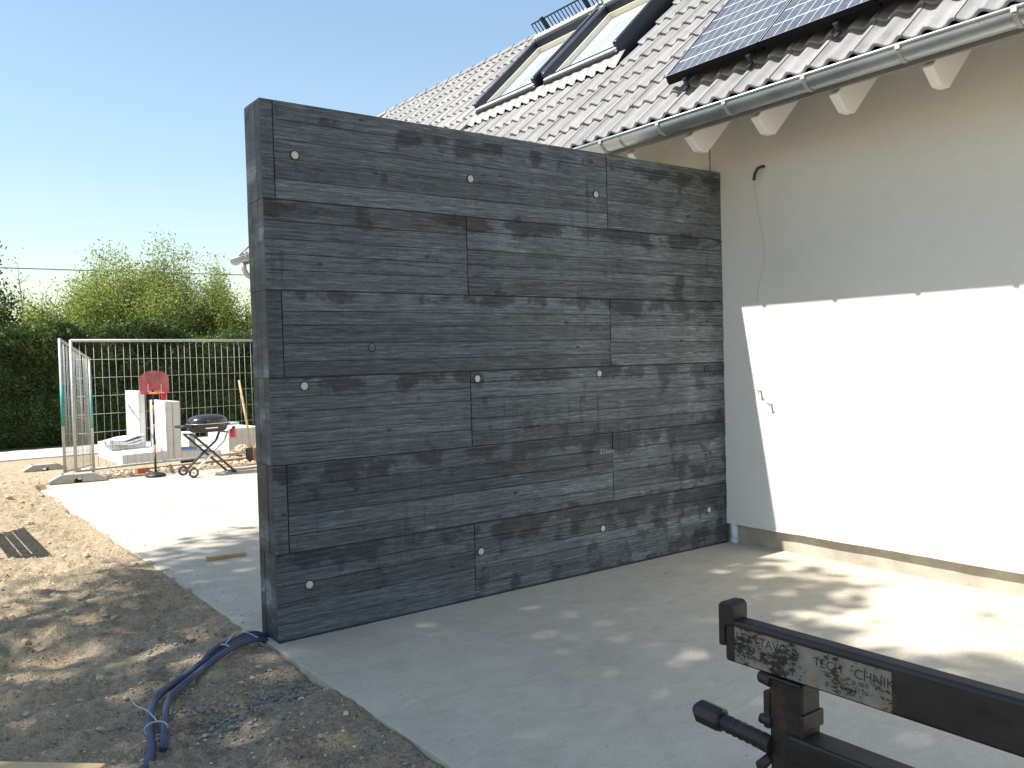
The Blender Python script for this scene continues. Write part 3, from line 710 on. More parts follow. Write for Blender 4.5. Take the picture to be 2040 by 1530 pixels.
# solar panels
cell_me = None
for pi, (va, vb) in enumerate(PAN):
    s0, s1 = 0.335, 2.04; off = 0.165
    root = empty('solar_panel', tuple(roofM(s0, vb, 0.03) @ Vector((0, 0, 0))))
    tag(root, ('solar panel at the end of the row beside the roof windows', 'middle solar panel of the row, between two others', 'solar panel at the end of the row away from the roof windows')[pi], 'solar panel', 'solar panels on the tiled roof')
    IV = root.matrix_basis.inverted(); M = roofM(0, 0, off)
    def pp(mb, name, mat, parent=root, bevel=0):
        o = mb.build(name, mat, parent, bevel)
        if parent is root: o.matrix_parent_inverse = IV
        return o
    x0, x1 = -vb, -va
    m = MB(); t = 0.012
    m.box((x0, s0, -0.038), (x0+t, s1, 0.002), M); m.box((x1-t, s0, -0.038), (x1, s1, 0.002), M); m.box((x0+t, s0, -0.038), (x1-t, s0+t, 0.002), M); m.box((x0+t, s1-t, -0.038), (x1-t, s1, 0.002), M)
    fr_ = pp(m, 'frame', MAT['frame_shade'])
    m = MB(); m.box((x0, s0, 0.0025), (x0+0.010, s1, 0.005), M); m.box((x1-0.007, s0, 0.0025), (x1, s1, 0.005), M); m.box((x0+0.010, s0, 0.0025), (x1-0.007, s0+0.004, 0.005), M); m.build('lit_edge', MAT['alu'], fr_)  # lit top edge of the frame, kept silver above the darkened sides
    m = MB(); m.box((x0+t, s0+t, -0.008), (x1-t, s1-t, -0.005), M); back = pp(m, 'backing_sheet', MAT['cell_back'])
    ncx, ncy = 9, 9; wx = (x1-x0-2*t-0.004)/ncx; wy = (s1-s0-2*t-0.004)/ncy
    cme = MB().box((0.0033, 0.0062, -0.0047), (wx-0.0033, wy-0.0062, -0.0036)).mesh('cell', MAT['cell'])
    for i in range(ncx):
        for j in range(ncy):
            o = link('cell', cme, back); o.matrix_basis = M @ Matrix.Translation((x0+t+0.002+i*wx, s0+t+0.002+j*wy, 0))
    # dark rail under the lower edge, hook and clamp
    m = MB(); m.box((x0+(-0.035 if pi == 0 else 0.005), s0+0.03, -0.082), (x1-0.005, s0+0.075, -0.042), M); pp(m, 'rail', MAT['frame_shade'])
    m = MB(); m.box((x0+0.01, s1-0.35, -0.082), (x1-0.01, s1-0.31, -0.042), M); pp(m, 'rail', MAT['blackmetal'])
    for hx in ((x0+0.16, x1-0.10) if pi == 0 else (x1-0.28,)):
        m = MB(); m.box((hx-0.018, s0-0.016, -0.09), (hx+0.018, s0+0.06, -0.050), M); m.box((hx-0.014, s0-0.075, -0.128), (hx+0.014, s0-0.01, -0.110), M); m.box((hx-0.014, s0-0.022, -0.128), (hx+0.014, s0-0.008, -0.055), M)
        pp(m, 'roof_hook', MAT['dark_clad'], root, 0.002)

# things fixed to the house wall
o = MB().tube([(0.03, -0.43, 2.965), (-0.02, -0.425, 2.967), (-0.052, -0.405, 2.950), (-0.060, -0.385, 2.91), (-0.055, -0.372, 2.865)], 0.0115, 10).build('conduit_stub', MAT['cable'])
tag(o, 'short black curved conduit stub poking out of the white house wall', 'conduit')
pts = [(-0.055, -0.372, 2.868), (-0.045, -0.374, 2.75), (-0.03, -0.40, 2.55), (-0.022, -0.43, 2.38), (-0.022, -0.43, 2.22), (-0.024, -0.395, 2.12), (-0.02, -0.36, 2.03), (-0.012, -0.35, 1.94)]
o = MB().tube(pts, 0.0015, 6).build('hanging_wire', MAT['galv']); tag(o, 'thin wire hanging from the black conduit stub on the white wall', 'wire')
for (v, z, mt, lab) in ((-0.36, 1.24, 'pink', 'small reddish cable end sticking out of the white house wall'), (-0.455, 1.14, 'galv', 'small grey cable end with loose strands sticking out of the white wall')):
    m = MB(); m.tube([(0.02, v, z), (-0.025, v, z), (-0.045, v-0.008, z-0.012)], [0.009, 0.008, 0.005], 10)
    for k in range(4): m.tube([(-0.03, v, z), (-0.06, v+0.012*(k-1.5), z+0.012), (-0.050, v+0.014*(k-1.5)+0.01, z+0.02+0.004*k)], 0.0016, 5)
    tag(m.build('cable_end', MAT[mt]), lab, 'cable')
m = MB(); m.tube([(0.02, -0.06, -0.01), (0.02, -0.06, 0.158)], 0.032, 14); m.tube([(0.02, -0.06, 0.0), (0.02, -0.06, 0.03)], 0.038, 14)
tag(m.build('pipe_stub', MAT['pvc']), 'short white plastic pipe in the corner under the white render', 'pipe')

# ------------------------------------------------------------------ machine beam in the foreground
bmx, bmz = -4.056, 0.95
mach = empty('machine_frame', (-4.03, -3.6, 0)); tag(mach, 'black steel machine beam on a post with a torn sticker and a clamp handle', 'machine')
MI = Matrix.Translation((4.03, 3.6, 0))
def mp(mb, name, mat, parent=mach, bevel=0.003):
    o = mb.build(name, mat, parent, bevel)
    if parent is mach: o.matrix_parent_inverse = MI
    return o
BH = 0.097; BW = 0.046
m = MB(); m.box((bmx, -5.6, bmz-BH), (bmx+BW, -3.333, bmz)); beam = mp(m, 'beam', MAT['beam'], mach, 0.008)
m = MB(); m.prism([(bmx-0.003, -3.318, bmz-0.064), (bmx-0.003, -3.318, bmz+0.028), (bmx-0.003, -3.326, bmz+0.036), (bmx-0.003, -3.352, bmz+0.038), (bmx-0.003, -3.360, bmz+0.030), (bmx-0.003, -3.360, bmz-0.012), (bmx-0.003, -3.334, bmz-0.020), (bmx-0.003, -3.334, bmz-0.064)], (0.052, 0, 0)); mp(m, 'end_stop', MAT['beam'], mach, 0.004)
m = MB(); m.box((bmx-0.0008, -3.727, bmz-BH+0.006), (bmx-0.0003, -3.362, bmz-0.014)); stk = mp(m, 'sticker', MAT['sticker'], beam, 0)
def beam_text(txt, size, v, z, mat, nm='lettering'):
    Mt = Matrix(((0, 0, -1, bmx-0.0013), (-1, 0, 0, v), (0, 1, 0, z), (0, 0, 0, 1)))
    return text_part(txt, size, MAT[mat], Mt, stk, nm)
beam_text('Monta', 0.010, -3.366, bmz-0.022, 'ink_orange'); beam_text('LEATTAVO', 0.027, -3.366, bmz-0.041, 'ink')
beam_text('D-6308 Lang', 0.0165, -3.368, bmz-0.058, 'ink'); beam_text('Telefon', 0.014, -3.385, bmz-0.076, 'ink')
beam_text('TECH', 0.026, -3.560, bmz-0.046, 'ink'); beam_text('00 97', 0.014, -3.585, bmz-0.060, 'ink')
beam_text('CHNIK', 0.027, -3.650, bmz-0.046, 'ink'); beam_text('0 98-0', 0.013, -3.648, bmz-0.060, 'ink'); beam_text('31 07', 0.013, -3.650, bmz-0.074, 'ink')
# post with collar, knobs and stepped flange
m = MB(); m.box((bmx+0.002, -3.530, 0.0), (bmx+0.066, -3.449, bmz-BH-0.0005)); mp(m, 'post', MAT['beam'], mach, 0.005)
for (a_, b_) in (((bmx-0.004, -3.536, 0.755), (bmx+0.070, -3.525, 0.790)), ((bmx+0.0, -3.449, 0.735), (bmx+0.06, -3.434, 0.815)), ((bmx+0.0, -3.534, bmz-BH-0.022), (bmx+0.05, -3.528, bmz-BH))): mp(MB().box(a_, b_), 'flange', MAT['beam'], mach, 0.003)
for pts_, r__ in (([(bmx+0.004, -3.455, bmz-BH-0.013), (bmx+0.004, -3.428, bmz-BH-0.009), (bmx+0.004, -3.424, bmz-BH-0.009)], [0.014, 0.014, 0.010]), ([(bmx+0.004, -3.455, 0.752), (bmx+0.004, -3.426, 0.752)], [0.011]*2), ([(bmx+0.004, -3.449, 0.675), (bmx+0.004, -3.424, 0.648), (bmx+0.004, -3.432, 0.625)], [0.010, 0.013, 0.010]), ([(bmx, -3.45, 0.690), (bmx, -3.413, 0.694)], [0.009]*2)):
    mp(MB().tube(pts_, r__, 12), 'bolt', MAT['beam'], mach, 0)
mp(MB().tube([(bmx-0.001, -3.449-0.008*i, bmz-BH-0.003) for i in range(11)], [rng.uniform(0.003, 0.005) for i in range(11)], 6), 'weld_seam', MAT['beam'], mach, 0)
# clamp handle pointing away from the post
m = MB(); hy = Vector((0, 1, 0.0))
m.tube([(bmx, -3.455, 0.704), (bmx, -3.315, 0.712)], 0.0185, 14)
for k in range(6): m.tube([(bmx, -3.438+0.018*k, 0.7045+0.001*k), (bmx, -3.431+0.018*k, 0.705+0.001*k)], 0.0198, 14)
m.tube([(bmx, -3.325, 0.713), (bmx, -3.320, 0.713), (bmx, -3.262, 0.716), (bmx, -3.243, 0.717)], [0.021, 0.0275, 0.0275, 0.012], 8, True, False); mp(m, 'clamp_handle', MAT['beam'], mach, 0.002)
# lower rail and feet (continue out of the picture)
m = MB(); m.box((bmx-0.008, -5.6, 0.600), (bmx+0.062, -3.50, 0.742)); mp(m, 'lower_rail', MAT['beam'], mach, 0.006)
m = MB(); m.box((bmx-0.02, -5.50, 0.0), (bmx+0.05, -5.43, bmz-BH-0.0005)); mp(m, 'post', MAT['beam'], mach, 0.005)
for v in (-3.49, -5.465):
    m = MB(); m.box((bmx-0.10, v-0.12, 0.0), (bmx+0.16, v+0.12, 0.012)); mp(m, 'foot_plate', MAT['beam'], mach, 0.002)

# ------------------------------------------------------------------ loose things near the wall
def smooth_path(pts, n=8):
    P = [Vector(p) for p in pts]; P = [P[0]*2-P[1]]+P+[P[-1]*2-P[-2]]; out = []
    for i in range(1, len(P)-2):
        for k in range(n):
            t = k/n; a, b_, c, d = P[i-1], P[i], P[i+1], P[i+2]
            out.append(0.5*((2*b_)+(c-a)*t+(2*a-5*b_+4*c-d)*t*t+(3*b_-a-3*c+d)*t**3))
    out.append(P[-2]); return out
def conduit(name, ctrl, r, label):
    path = smooth_path([(x, y, max(gz(x, y), gz(x+0.02, y), gz(x-0.02, y))+r*0.75+dz*0.6) for x, y, dz in ctrl], 40)
    m = MB(); rr = [r*(1.0 if i % 2 else 0.93) for i in range(len(path))]; m.tube(path, rr, 12)
    return tag(m.build(name, MAT['blue_pipe']), label, 'conduit', 'blue conduits on the dirt')
conduit('blue_conduit', [(-3.72, 0.20, 0.03), (-3.86, 0.14, 0.045), (-4.13, -0.03, 0.03), (-4.40, -0.27, 0.02), (-4.57, -0.45, 0.015), (-4.655, -0.66, 0.01), (-4.70, -0.88, 0.0), (-4.80, -1.12, 0), (-4.97, -1.36, 0), (-5.2, -1.6, 0)], 0.0185, 'long ribbed blue conduit running from the wall foot out across the dirt')
conduit('blue_conduit', [(-3.73, 0.145, 0.03), (-3.88, 0.085, 0.045), (-4.11, -0.085, 0.03), (-4.36, -0.315, 0.02), (-4.515, -0.475, 0.015), (-4.590, -0.66, 0.01), (-4.635, -0.83, 0.004), (-4.66, -0.90, 0.0)], 0.0165, 'shorter ribbed blue conduit ending beside the long one on the dirt')
conduit('blue_conduit', [(-3.70, 0.235, 0.05), (-3.86, 0.185, 0.07), (-4.05, 0.05, 0.06), (-4.20, -0.08, 0.055), (-4.33, -0.20, 0.03), (-4.42, -0.30, 0.0)], 0.0125, 'thin blue conduit lying on top of the bundle at the wall foot')
def tie(cx, cy, d, label, tail):
    z = gz(cx, cy)+0.030; m = MB(); M = axis_M((cx, cy, z), d)
    pts = [M @ Vector((0.046*math.cos(a), 0.030*math.sin(a), 0)) for a in [2*math.pi*i/22 for i in range(23)]]
    m.tube(pts, 0.0035, 6); m.tube(smooth_path([pts[5]]+[(x, y, gz(x, y)+0.06+dz) for x, y, dz in tail], 8), 0.003, 6)
    tag(m.build('tie_string', MAT['string']), label, 'string', 'ties round the blue conduits')
tie(-4.13, -0.055, (-0.78, -0.62, 0), 'pale tie string looped round the conduits close to the wall', [(-4.05, -0.02, 0.05), (-3.97, 0.03, 0.03), (-3.92, 0.02, 0.0)])
tie(-4.655, -0.775, (-0.25, -0.97, 0), 'pale tie string with a standing end round the two conduits farther from the wall', [(-4.665, -0.68, 0.03), (-4.69, -0.58, 0.02), (-4.71, -0.53, 0.05)])
M = Matrix.Translation((-3.325, 2.35, 0.0)) @ Matrix.Rotation(R(-6), 4, 'Z')
tag(MB().box((-0.155, -0.028, 0.001), (0.155, 0.028, 0.030), M).build('wood_offcut', MAT['pine'], None, 0.002), 'short pale wood offcut lying on the sunlit concrete slab', 'wood')
zz = gz(-5.05, -0.95)+0.03
m = MB(); M = Matrix.Translation((-5.205, -0.855, zz-0.006)) @ Matrix.Rotation(R(-42), 4, 'Z'); m.box((-0.9, -0.055, -0.035), (0.36, 0.045, 0.022), M)
tag(m.build('timber_board', MAT['pine'], None, 0.003), 'pale timber board lying flat on the dirt', 'board')
# slatted bench added out of view at left to cast the striped shadow
bz = gz(-4.96, 4.3); bench = empty('unseen_bench', (-4.96, 4.30, bz)); tag(bench, 'low slatted wooden bench out of view, added to cast a striped shadow', 'bench')
for (x0, x1) in ((-0.145, -0.062), (-0.040, 0.018), (0.040, 0.145)): MB().box((x0, -0.75, 0.56), (x1, 0.75, 0.585)).build('slat', MAT['old_wood'], bench, 0.004)
for y in (-0.60, 0.60):
    MB().box((-0.14, y-0.025, 0.51), (0.14, y+0.025, 0.5595)).build('crossbar', MAT['old_wood'], bench, 0.003)
    for x in (-0.115, 0.115): MB().box((x-0.025, y-0.024, -0.05), (x+0.025, y+0.024, 0.5095)).build('leg', MAT['old_wood'], bench, 0.003)

# stones
def stone_mesh(rr, mat, seed):
    g = random.Random(seed); m = MB(); vs = []; fs = []
    for (lat, n) in ((-0.9, 5), (0.0, 7), (0.75, 6)):
        for k in range(n):
            a = 2*math.pi*(k+g.random()*0.5)/n; q = rr*g.uniform(0.75, 1.15); vs.append((q*math.cos(a)*math.cos(lat*0.9), q*0.8*math.sin(a)*math.cos(lat*0.9), q*0.62*math.sin(lat)))
    import bmesh
    bm = bmesh.new()
    for v in vs: bm.verts.new(v)
    bmesh.ops.convex_hull(bm, input=bm.verts[:]); me = bpy.data.meshes.new('stone'); bm.to_mesh(me); bm.free(); me.materials.append(mat); return me
stones = [stone_mesh(1.0, MAT['greystone'], 40+i) for i in range(5)]+[stone_mesh(1.0, MAT['rubble'], 60+i) for i in range(5)]
srng = random.Random(5)
big = [(-4.27, -0.74, 0.032, 0), (-4.42, -0.60, 0.022, 1), (-4.36, -0.85, 0.025, 2), (-4.47, -0.78, 0.018, 3), (-4.02, -0.62, 0.022, 4), (-3.96, -0.70, 0.02, 1), (-4.07, -0.54, 0.018, 2), (-4.20, -1.02, 0.022, 0), (-4.55, -0.24, 0.02, 2), (-4.12, 0.58, 0.03, 5), (-4.25, 0.50, 0.026, 6), (-4.40, 1.2, 0.03, 7), (-4.62, 2.0, 0.03, 8), (-4.9, 1.1, 0.032, 9), (-5.0, 0.3, 0.03, 5), (-4.7, 0.1, 0.024, 6), (-4.2, 3.2, 0.035, 7), (-4.9, 2.7, 0.04, 8), (-4.35, 5.2, 0.05, 9), (-4.1, 6.1, 0.045, 5), (-4.8, 6.4, 0.06, 6), (-4.3, 7.2, 0.05, 7)]
for i, (x, y, rr, k) in enumerate(big):
    o = link('loose_stone', stones[k]); o.location = (x, y, gz(x, y)+rr*0.25); o.scale = (rr,)*3; o.rotation_euler = (srng.uniform(-.4, .4), srng.uniform(-.4, .4), srng.uniform(0, 6))
    tag(o, 'grey loose stone on the dirt by the slab edge' if k < 5 else 'tan clod of earth lying on the bare dirt', 'stone' if k < 5 else 'clod', 'grey stones' if k < 5 else 'tan clods')
# uncountable gravel and crumbs
def scatter(name, spots, stone_list, mat, label, cat):
    m = MB()
    for (x, y, rr) in spots:
        st = srng.choice(stone_list); Mx = Matrix.Translation((x, y, gz(x, y)+rr*0.3)) @ Matrix.Rotation(srng.uniform(0, 6.3), 4, 'Z') @ Matrix.Rotation(srng.uniform(-.5, .5), 4, 'X') @ Matrix.Diagonal((rr*srng.uniform(.8, 1.3), rr, rr*srng.uniform(.7, 1.1), 1))
        m.add([Mx @ v.co for v in st.vertices], [tuple(p.vertices) for p in st.polygons])
    tag(m.build(name, mat), label, cat, kind='stuff')
sp = []
for (cx, cy, rr, n) in ((-4.36, -0.72, 0.20, 260), (-4.03, -0.60, 0.15, 220), (-4.15, 0.55, 0.3, 110), (-4.3, -0.2, 0.5, 70), (-4.5, -1.0, 0.6, 90), (-4.0, -1.4, 0.4, 60)):
    for _ in range(n):
        x = srng.gauss(cx, rr*0.6); y = srng.gauss(cy, rr*0.6)
        if x < XE-0.02: sp.append((x, y, srng.uniform(0.004, 0.014)))
for _ in range(250):
    x = srng.uniform(-5.4, XE-0.02); y = srng.uniform(-2.2, 3.0); sp.append((x, y, srng.uniform(0.003, 0.009)))
scatter('gravel', sp, stones[:5], MAT['greystone'], 'scattered grey gravel on the dirt by the slab', 'gravel')
sp = []
for _ in range(3000):
    x = srng.uniform(-6.0, XE-0.02); y = srng.uniform(-1.5, 9.5); sp.append((x, y, srng.uniform(0.003, 0.010) if srng.random() < 0.93 else srng.uniform(0.010, 0.026)))
scatter('earth_crumbs', sp, stones[5:], MAT['rubble'], 'tan crumbs of earth strewn over the bare dirt', 'earth')

m = MB()
for _ in range(420):
    if srng.random() < 0.6: x = XE+abs(srng.gauss(0, 0.22)); y = srng.uniform(-2.2, 7.5)
    else: x = srng.uniform(XE, -0.1); y = srng.uniform(-3.2, 7.5)
    if 0 - 0.03 < y < 0.28 and x > -3.84: continue
    if x > -0.02: continue
    rr = srng.uniform(0.002, 0.006) if srng.random() < 0.9 else srng.uniform(0.006, 0.012); st = srng.choice(stones[5:])
    Mx = Matrix.Translation((x, y, rr*0.35)) @ Matrix.Rotation(srng.uniform(0, 6.3), 4, 'Z') @ Matrix.Diagonal((rr*1.2, rr, rr*0.8, 1)); m.add([Mx @ v.co for v in st.vertices], [tuple(p.vertices) for p in st.polygons])
tag(m.build('slab_grit', MAT['rubble']), 'fine grit and crumbs strewn over the concrete slab', 'grit', kind='stuff')

# ------------------------------------------------------------------ far yard: rubble, fence, blocks, toys
sp = []
for _ in range(900):
    x = srng.uniform(-3.4, 0.6); y = srng.gauss(9.2, 0.28)
    if y > 8.7: sp.append((x, y, srng.uniform(0.01, 0.045)))
for _ in range(420): sp.append((srng.uniform(-4.6, 0.6), srng.uniform(8.7, 13.5), srng.uniform(0.008, 0.03)))
scatter('rubble_strip', sp, stones[5:], MAT['rubble'], 'strip of broken rubble along the foot of the mesh fence', 'rubble')
m = MB()
for _ in range(170):
    a = srng.uniform(0, 6.3); q = abs(srng.gauss(0, 0.17)); x = -0.35+q*math.cos(a); y = 10.5+q*math.sin(a); h = max(0, 0.27*(1-(q/0.36)**1.2)); rr = srng.uniform(0.025, 0.06)
    st = srng.choice(stones[5:]); Mx = Matrix.Translation((x, y, gz(x, y)+h)) @ Matrix.Rotation(srng.uniform(0, 6.3), 4, 'Z') @ Matrix.Diagonal((rr, rr, rr, 1)); m.add([Mx @ v.co for v in st.vertices], [tuple(p.vertices) for p in st.polygons])
tag(m.build('rubble_heap', MAT['rubble']), 'small heap of broken rubble in front of the white blocks', 'rubble', kind='stuff')

def fence_panel(p0, p1, z00, z01, H, label, nwire, tape=()):
    a = Vector((p0[0], p0[1], z00)); bb = Vector((p1[0], p1[1], z01)); d = (bb-a)
    root = empty('mesh_fence', tuple(a)); tag(root, label, 'fence', 'mesh site fence panels'); IV = Matrix.Translation(-a)
    def fp(mb, name, mat, parent=root):
        o = mb.build(name, mat, parent)
        if parent is root: o.matrix_parent_inverse = IV
        return o
    up = Vector((0, 0, H))
    for q in (a, bb): fp(MB().tube([q-Vector((0, 0, 0.07)), q+up], 0.021, 10), 'post', MAT['galv'])
    fp(MB().tube([a+up*0.994, bb+up*0.994], 0.021, 10), 'top_rail', MAT['galv']); fp(MB().tube([a+up*0.03, bb+up*0.03], 0.019, 10), 'bottom_rail', MAT['galv'])
    wv = MB().tube([(0, 0, 0.04*H), (0, 0, 0.99*H)], 0.0030, 5).mesh('mesh_wire', MAT['galv'])
    for i in range(1, nwire):
        o = link('mesh_wire', wv, root); q = a+d*(i/nwire); o.location = q; o.rotation_euler = (srng.uniform(-.006, .006), srng.uniform(-.006, .006), 0); o.matrix_parent_inverse = IV
    for k in range(1, 8):
        zk = H*(0.03+0.137*k)
        if k == 7: continue
        fp(MB().tube([a+Vector((0, 0, zk)), bb+Vector((0, 0, zk))], 0.0030, 5), 'cross_wire', MAT['galv'])
    for (t, f0, f1) in tape: fp(MB().tube([a+d*t+up*f0, a+d*t+up*f1], 0.0235, 10), 'tape_wrap', MAT['teal_tape'])
    return root
fence_panel((-3.30, 8.78), (0.17, 9.47), 0.075, 0.075, 1.90, 'long galvanised mesh fence panel standing in front of the hedge and white blocks', 34)
fence_panel((-3.42, 8.90), (-2.47, 12.0), 0.07, -0.17, 1.93, 'mesh fence panel turned away edge-on, with teal wraps on its posts', 31, ((0, 0.36, 0.66), (1.0, 0.36, 0.68)))
def fence_foot(x, y, rz, label, z=None):
    z0 = gz(x, y) if z is None else z
    r_ = empty('ballast_block', (x, y, z0), rz); tag(r_, label, 'ballast block', 'concrete ballast blocks')
    m = MB(); prof = [(-0.36, 0.0), (-0.05, 0.0), (-0.05, 0.05), (0.05, 0.05), (0.05, 0.0), (0.36, 0.0), (0.36, 0.035), (0.19, 0.125), (-0.19, 0.125), (-0.36, 0.035)]
    # body with an arch in the middle, built from two ends and a bridge
    for sgn in (-1, 1):
        m.prism([(sgn*0.05, -0.115, 0), (sgn*0.36, -0.115, 0), (sgn*0.36, -0.115, 0.035), (sgn*0.20, -0.115, 0.12), (sgn*0.05, -0.115, 0.12)] if sgn > 0 else [(-0.05, -0.115, 0.12), (-0.20, -0.115, 0.12), (-0.36, -0.115, 0.035), (-0.36, -0.115, 0), (-0.05, -0.115, 0)], (0, 0.23, 0))
    m.box((-0.05, -0.115, 0.055), (0.05, 0.115, 0.118)); m.build('block', MAT['foot_conc'], r_, 0.008)
    for sx in (-0.19, 0.19): MB().box((sx-0.012, -0.08, 0.1185), (sx+0.012, 0.08, 0.124)).build('groove_shade', MAT['black_plastic'], r_)  # raised black strips paint the shade of grooves that are not cut in
    return r_
fence_foot(-3.30, 8.66, R(-8), 'concrete fence foot carrying the two fence posts')
fence_foot(-3.06, 13.3, R(4), 'spare concrete fence foot lying empty on the bare dirt')

# L-shaped retaining stones
def l_stone(x, y, H, D, foot, t, label, rz=0, tf=0.13, z0=None):
    zb = gz(x, y)-0.02 if z0 is None else z0
    o = MB().prism([(0, 0, 0), (0, 0, H), (-t, 0, H), (-t*1.0, 0, tf+0.02), (-foot, 0, tf), (-foot, 0, 0)], (0, D, 0)).build('angle_stone', MAT['lstone'], None, 0.008)
    o.location = (x, y, zb); o.rotation_euler = (0, 0, rz); tag(o, label, 'concrete block', 'white angle stones behind the fence'); return o
l_stone(-1.585, 10.2, 1.0, 1.0, 0.80, 0.115, 'white concrete angle stone with its low foot towards the leaning fence panel', 0, 0.17, 0.0)
o = MB().prism([(0, 0, 0), (0, 0, 0.99), (0.115, 0, 0.99), (0.115, 0, 0.15), (0.55, 0, 0.13), (0.55, 0, 0)][::-1], (0, 1.0, 0)).build('angle_stone', MAT['lstone'], None, 0.008); o.location = (-1.578, 10.2, 0.0); tag(o, 'white angle stone standing back to back with another, foot behind the grill', 'concrete block', 'white angle stones behind the fence')
l_stone(-1.78, 11.15, 1.16, 0.9, 0.60, 0.11, 'tall white angle stone with the folded sheet on its foot', 0, 0.28, 0.0)
o = MB().box((0, 0, 0), (0.62, 0.9, 0.50)).build('concrete_block', MAT['lstone'], None, 0.01); o.location = (-0.42, 10.95, -0.08); o.rotation_euler = (0, 0, R(6)); tag(o, 'low white concrete block behind the rubble heap', 'concrete block')
o = MB().prism([(0, 0, 0), (0, 0, 0.46), (0.12, 0, 0.46), (0.12, 0, 0.12), (0.7, 0, 0.12), (0.7, 0, 0)][::-1], (0, 0.5, 0)).build('angle_stone', MAT['lstone'], None, 0.008); o.location = (-1.02, 11.3, -0.09); tag(o, 'low white angle stone standing behind the blue tub and the grill', 'concrete block', 'white angle stones behind the fence')
# folded plastic sheet
g = 12; m = MB(); vs = []
for layer in range(3):
    b0 = len(vs)
    for i in range(g+1):
        for j in range(g+1):
            u, w_ = i/g, j/g; vs.append((-2.42+0.56*u+0.02*layer*math.sin(9*w_), 10.98+0.42*w_, 0.285+0.035*layer+0.06*u*u*(1 if layer == 2 else 0.4)+0.018*math.sin(7*u+3*w_+layer)+0.012*math.sin(15*w_)))
    m.add(vs[b0:], [(i*(g+1)+j, (i+1)*(g+1)+j, (i+1)*(g+1)+j+1, i*(g+1)+j+1) for i in range(g) for j in range(g)], True)
o = m.build('plastic_sheet', MAT['foil']); sol = o.modifiers.new('s', 'SOLIDIFY'); sol.thickness = 0.02; tag(o, 'folded white plastic sheet lying on the foot of the tall stone', 'sheet')
# pale blue tub
m = MB(); m.lathe([(0.0, 0.0), (0.12, 0.0), (0.15, 0.30), (0.165, 0.30), (0.165, 0.325), (0.14, 0.325), (0.115, 0.03), (0, 0.03)], 18); o = m.build('plastic_tub', MAT['blue_bin']); o.location = (-1.20, 10.75, gz(-1.2, 10.75)); tag(o, 'pale blue plastic tub standing on the rubble beside the white stones', 'tub')
# brick under the fence rail, planks
o = MB().box((-0.09, -0.055, 0), (0.09, 0.055, 0.085)).build('brick', MAT['brick'], None, 0.004); o.location = (-2.40, 8.86, gz(-2.4, 8.86)-0.01); o.rotation_euler = (0, 0, R(8)); tag(o, 'single red brick lying under the bottom rail of the fence', 'brick')
M = Matrix.Translation((-1.95, 9.35, gz(-1.95, 9.35)+0.03)) @ Matrix.Rotation(R(9), 4, 'Z'); tag(MB().box((-0.55, -0.06, -0.02), (1.7, 0.06, 0.022), M).build('timber_plank', MAT['old_wood'], None, 0.003), 'weathered plank lying along the fence foot', 'plank')
m = MB(); M = Matrix.Translation((-1.02, 8.22, 0.0)) @ Matrix.Rotation(R(5), 4, 'Z'); m.box((-0.30, -0.05, -0.01), (0.75, 0.05, 0.022), M); tag(m.build('grey_plank', MAT['foot_conc'], None, 0.003), 'grey plank lying on the slab behind the grill feet', 'plank')

# basketball stand
bs = empty('basketball_stand', (-2.33, 8.40, gz(-2.33, 8.40)*0-0.012)); tag(bs, 'toy basketball stand with red backboard and black and orange striped pole', 'basketball hoop')
MB().lathe([(0, 0), (0.135, 0), (0.14, 0.02), (0.12, 0.045), (0.04, 0.065), (0.022, 0.075), (0, 0.075)], 20).build('base', MAT['black_plastic'], bs)
cols = [(0.07, 0.33, 'black_plastic'), (0.33, 0.46, 'orange'), (0.46, 0.68, 'black_plastic'), (0.68, 0.76, 'orange'), (0.76, 0.93, 'black_plastic'), (0.93, 1.03, 'orange'), (1.03, 1.08, 'black_plastic'), (1.08, 1.25, 'blackmetal')]
for (a, b_, mt) in cols: MB().tube([(0, 0, a+0.001), (0, 0, b_)], 0.0165 if b_ < 1.2 else 0.013, 10).build('pole_section', MAT[mt], bs)
poly = [(-0.19, 0, 1.19), (0.19, 0, 1.19), (0.20, 0, 1.24), (0.20, 0, 1.40)]+[(0.20*math.cos(a), 0, 1.40+0.125*math.sin(a)) for a in [math.pi*i/12 for i in range(1, 12)]]+[(-0.20, 0, 1.40), (-0.20, 0, 1.24)]
bd = MB().prism(poly, (0, 0.008, 0)).build('backboard', MAT['backboard'], bs); bd.location = (0.03, 0.0, 0)
Mt = Matrix(((1, 0, 0, 0), (0, 0, -1, -0.002), (0, 1, 0, 1.425), (0, 0, 0, 1)))
text_part('BASKET', 0.075, MAT['ink_green'], Mt, bd, 'lettering', 0.25, 0, 'CENTER'); Mt[2][3] = 1.365
text_part('BALL', 0.075, MAT['ink_green'], Mt, bd, 'lettering', 0.25, 0, 'CENTER')
m = MB(); m.box((-0.095, -0.004, 1.225), (-0.085, -0.001, 1.33)); m.box((0.085, -0.004, 1.225), (0.095, -0.001, 1.33)); m.box((-0.085, -0.004, 1.225), (0.085, -0.001, 1.235)); m.build('target_frame', MAT['cell_back'], bd)
m = MB(); m.tube([(0.03+0.10*math.cos(a), -0.115+0.10*math.sin(a), 1.205) for a in [2*math.pi*i/24 for i in range(25)]], 0.009, 8); m.box((0.0, -0.03, 1.185), (0.06, 0.0, 1.225)); m.build('hoop_rim', MAT['orange'], bs)
m = MB().lathe([(0.0, 0), (0.035, 0.0), (0.040, 0.09), (0.0, 0.09)], 12); o = m.build('score_cup', MAT['red'], bs); o.location = (0.155, 0.015, 1.09)

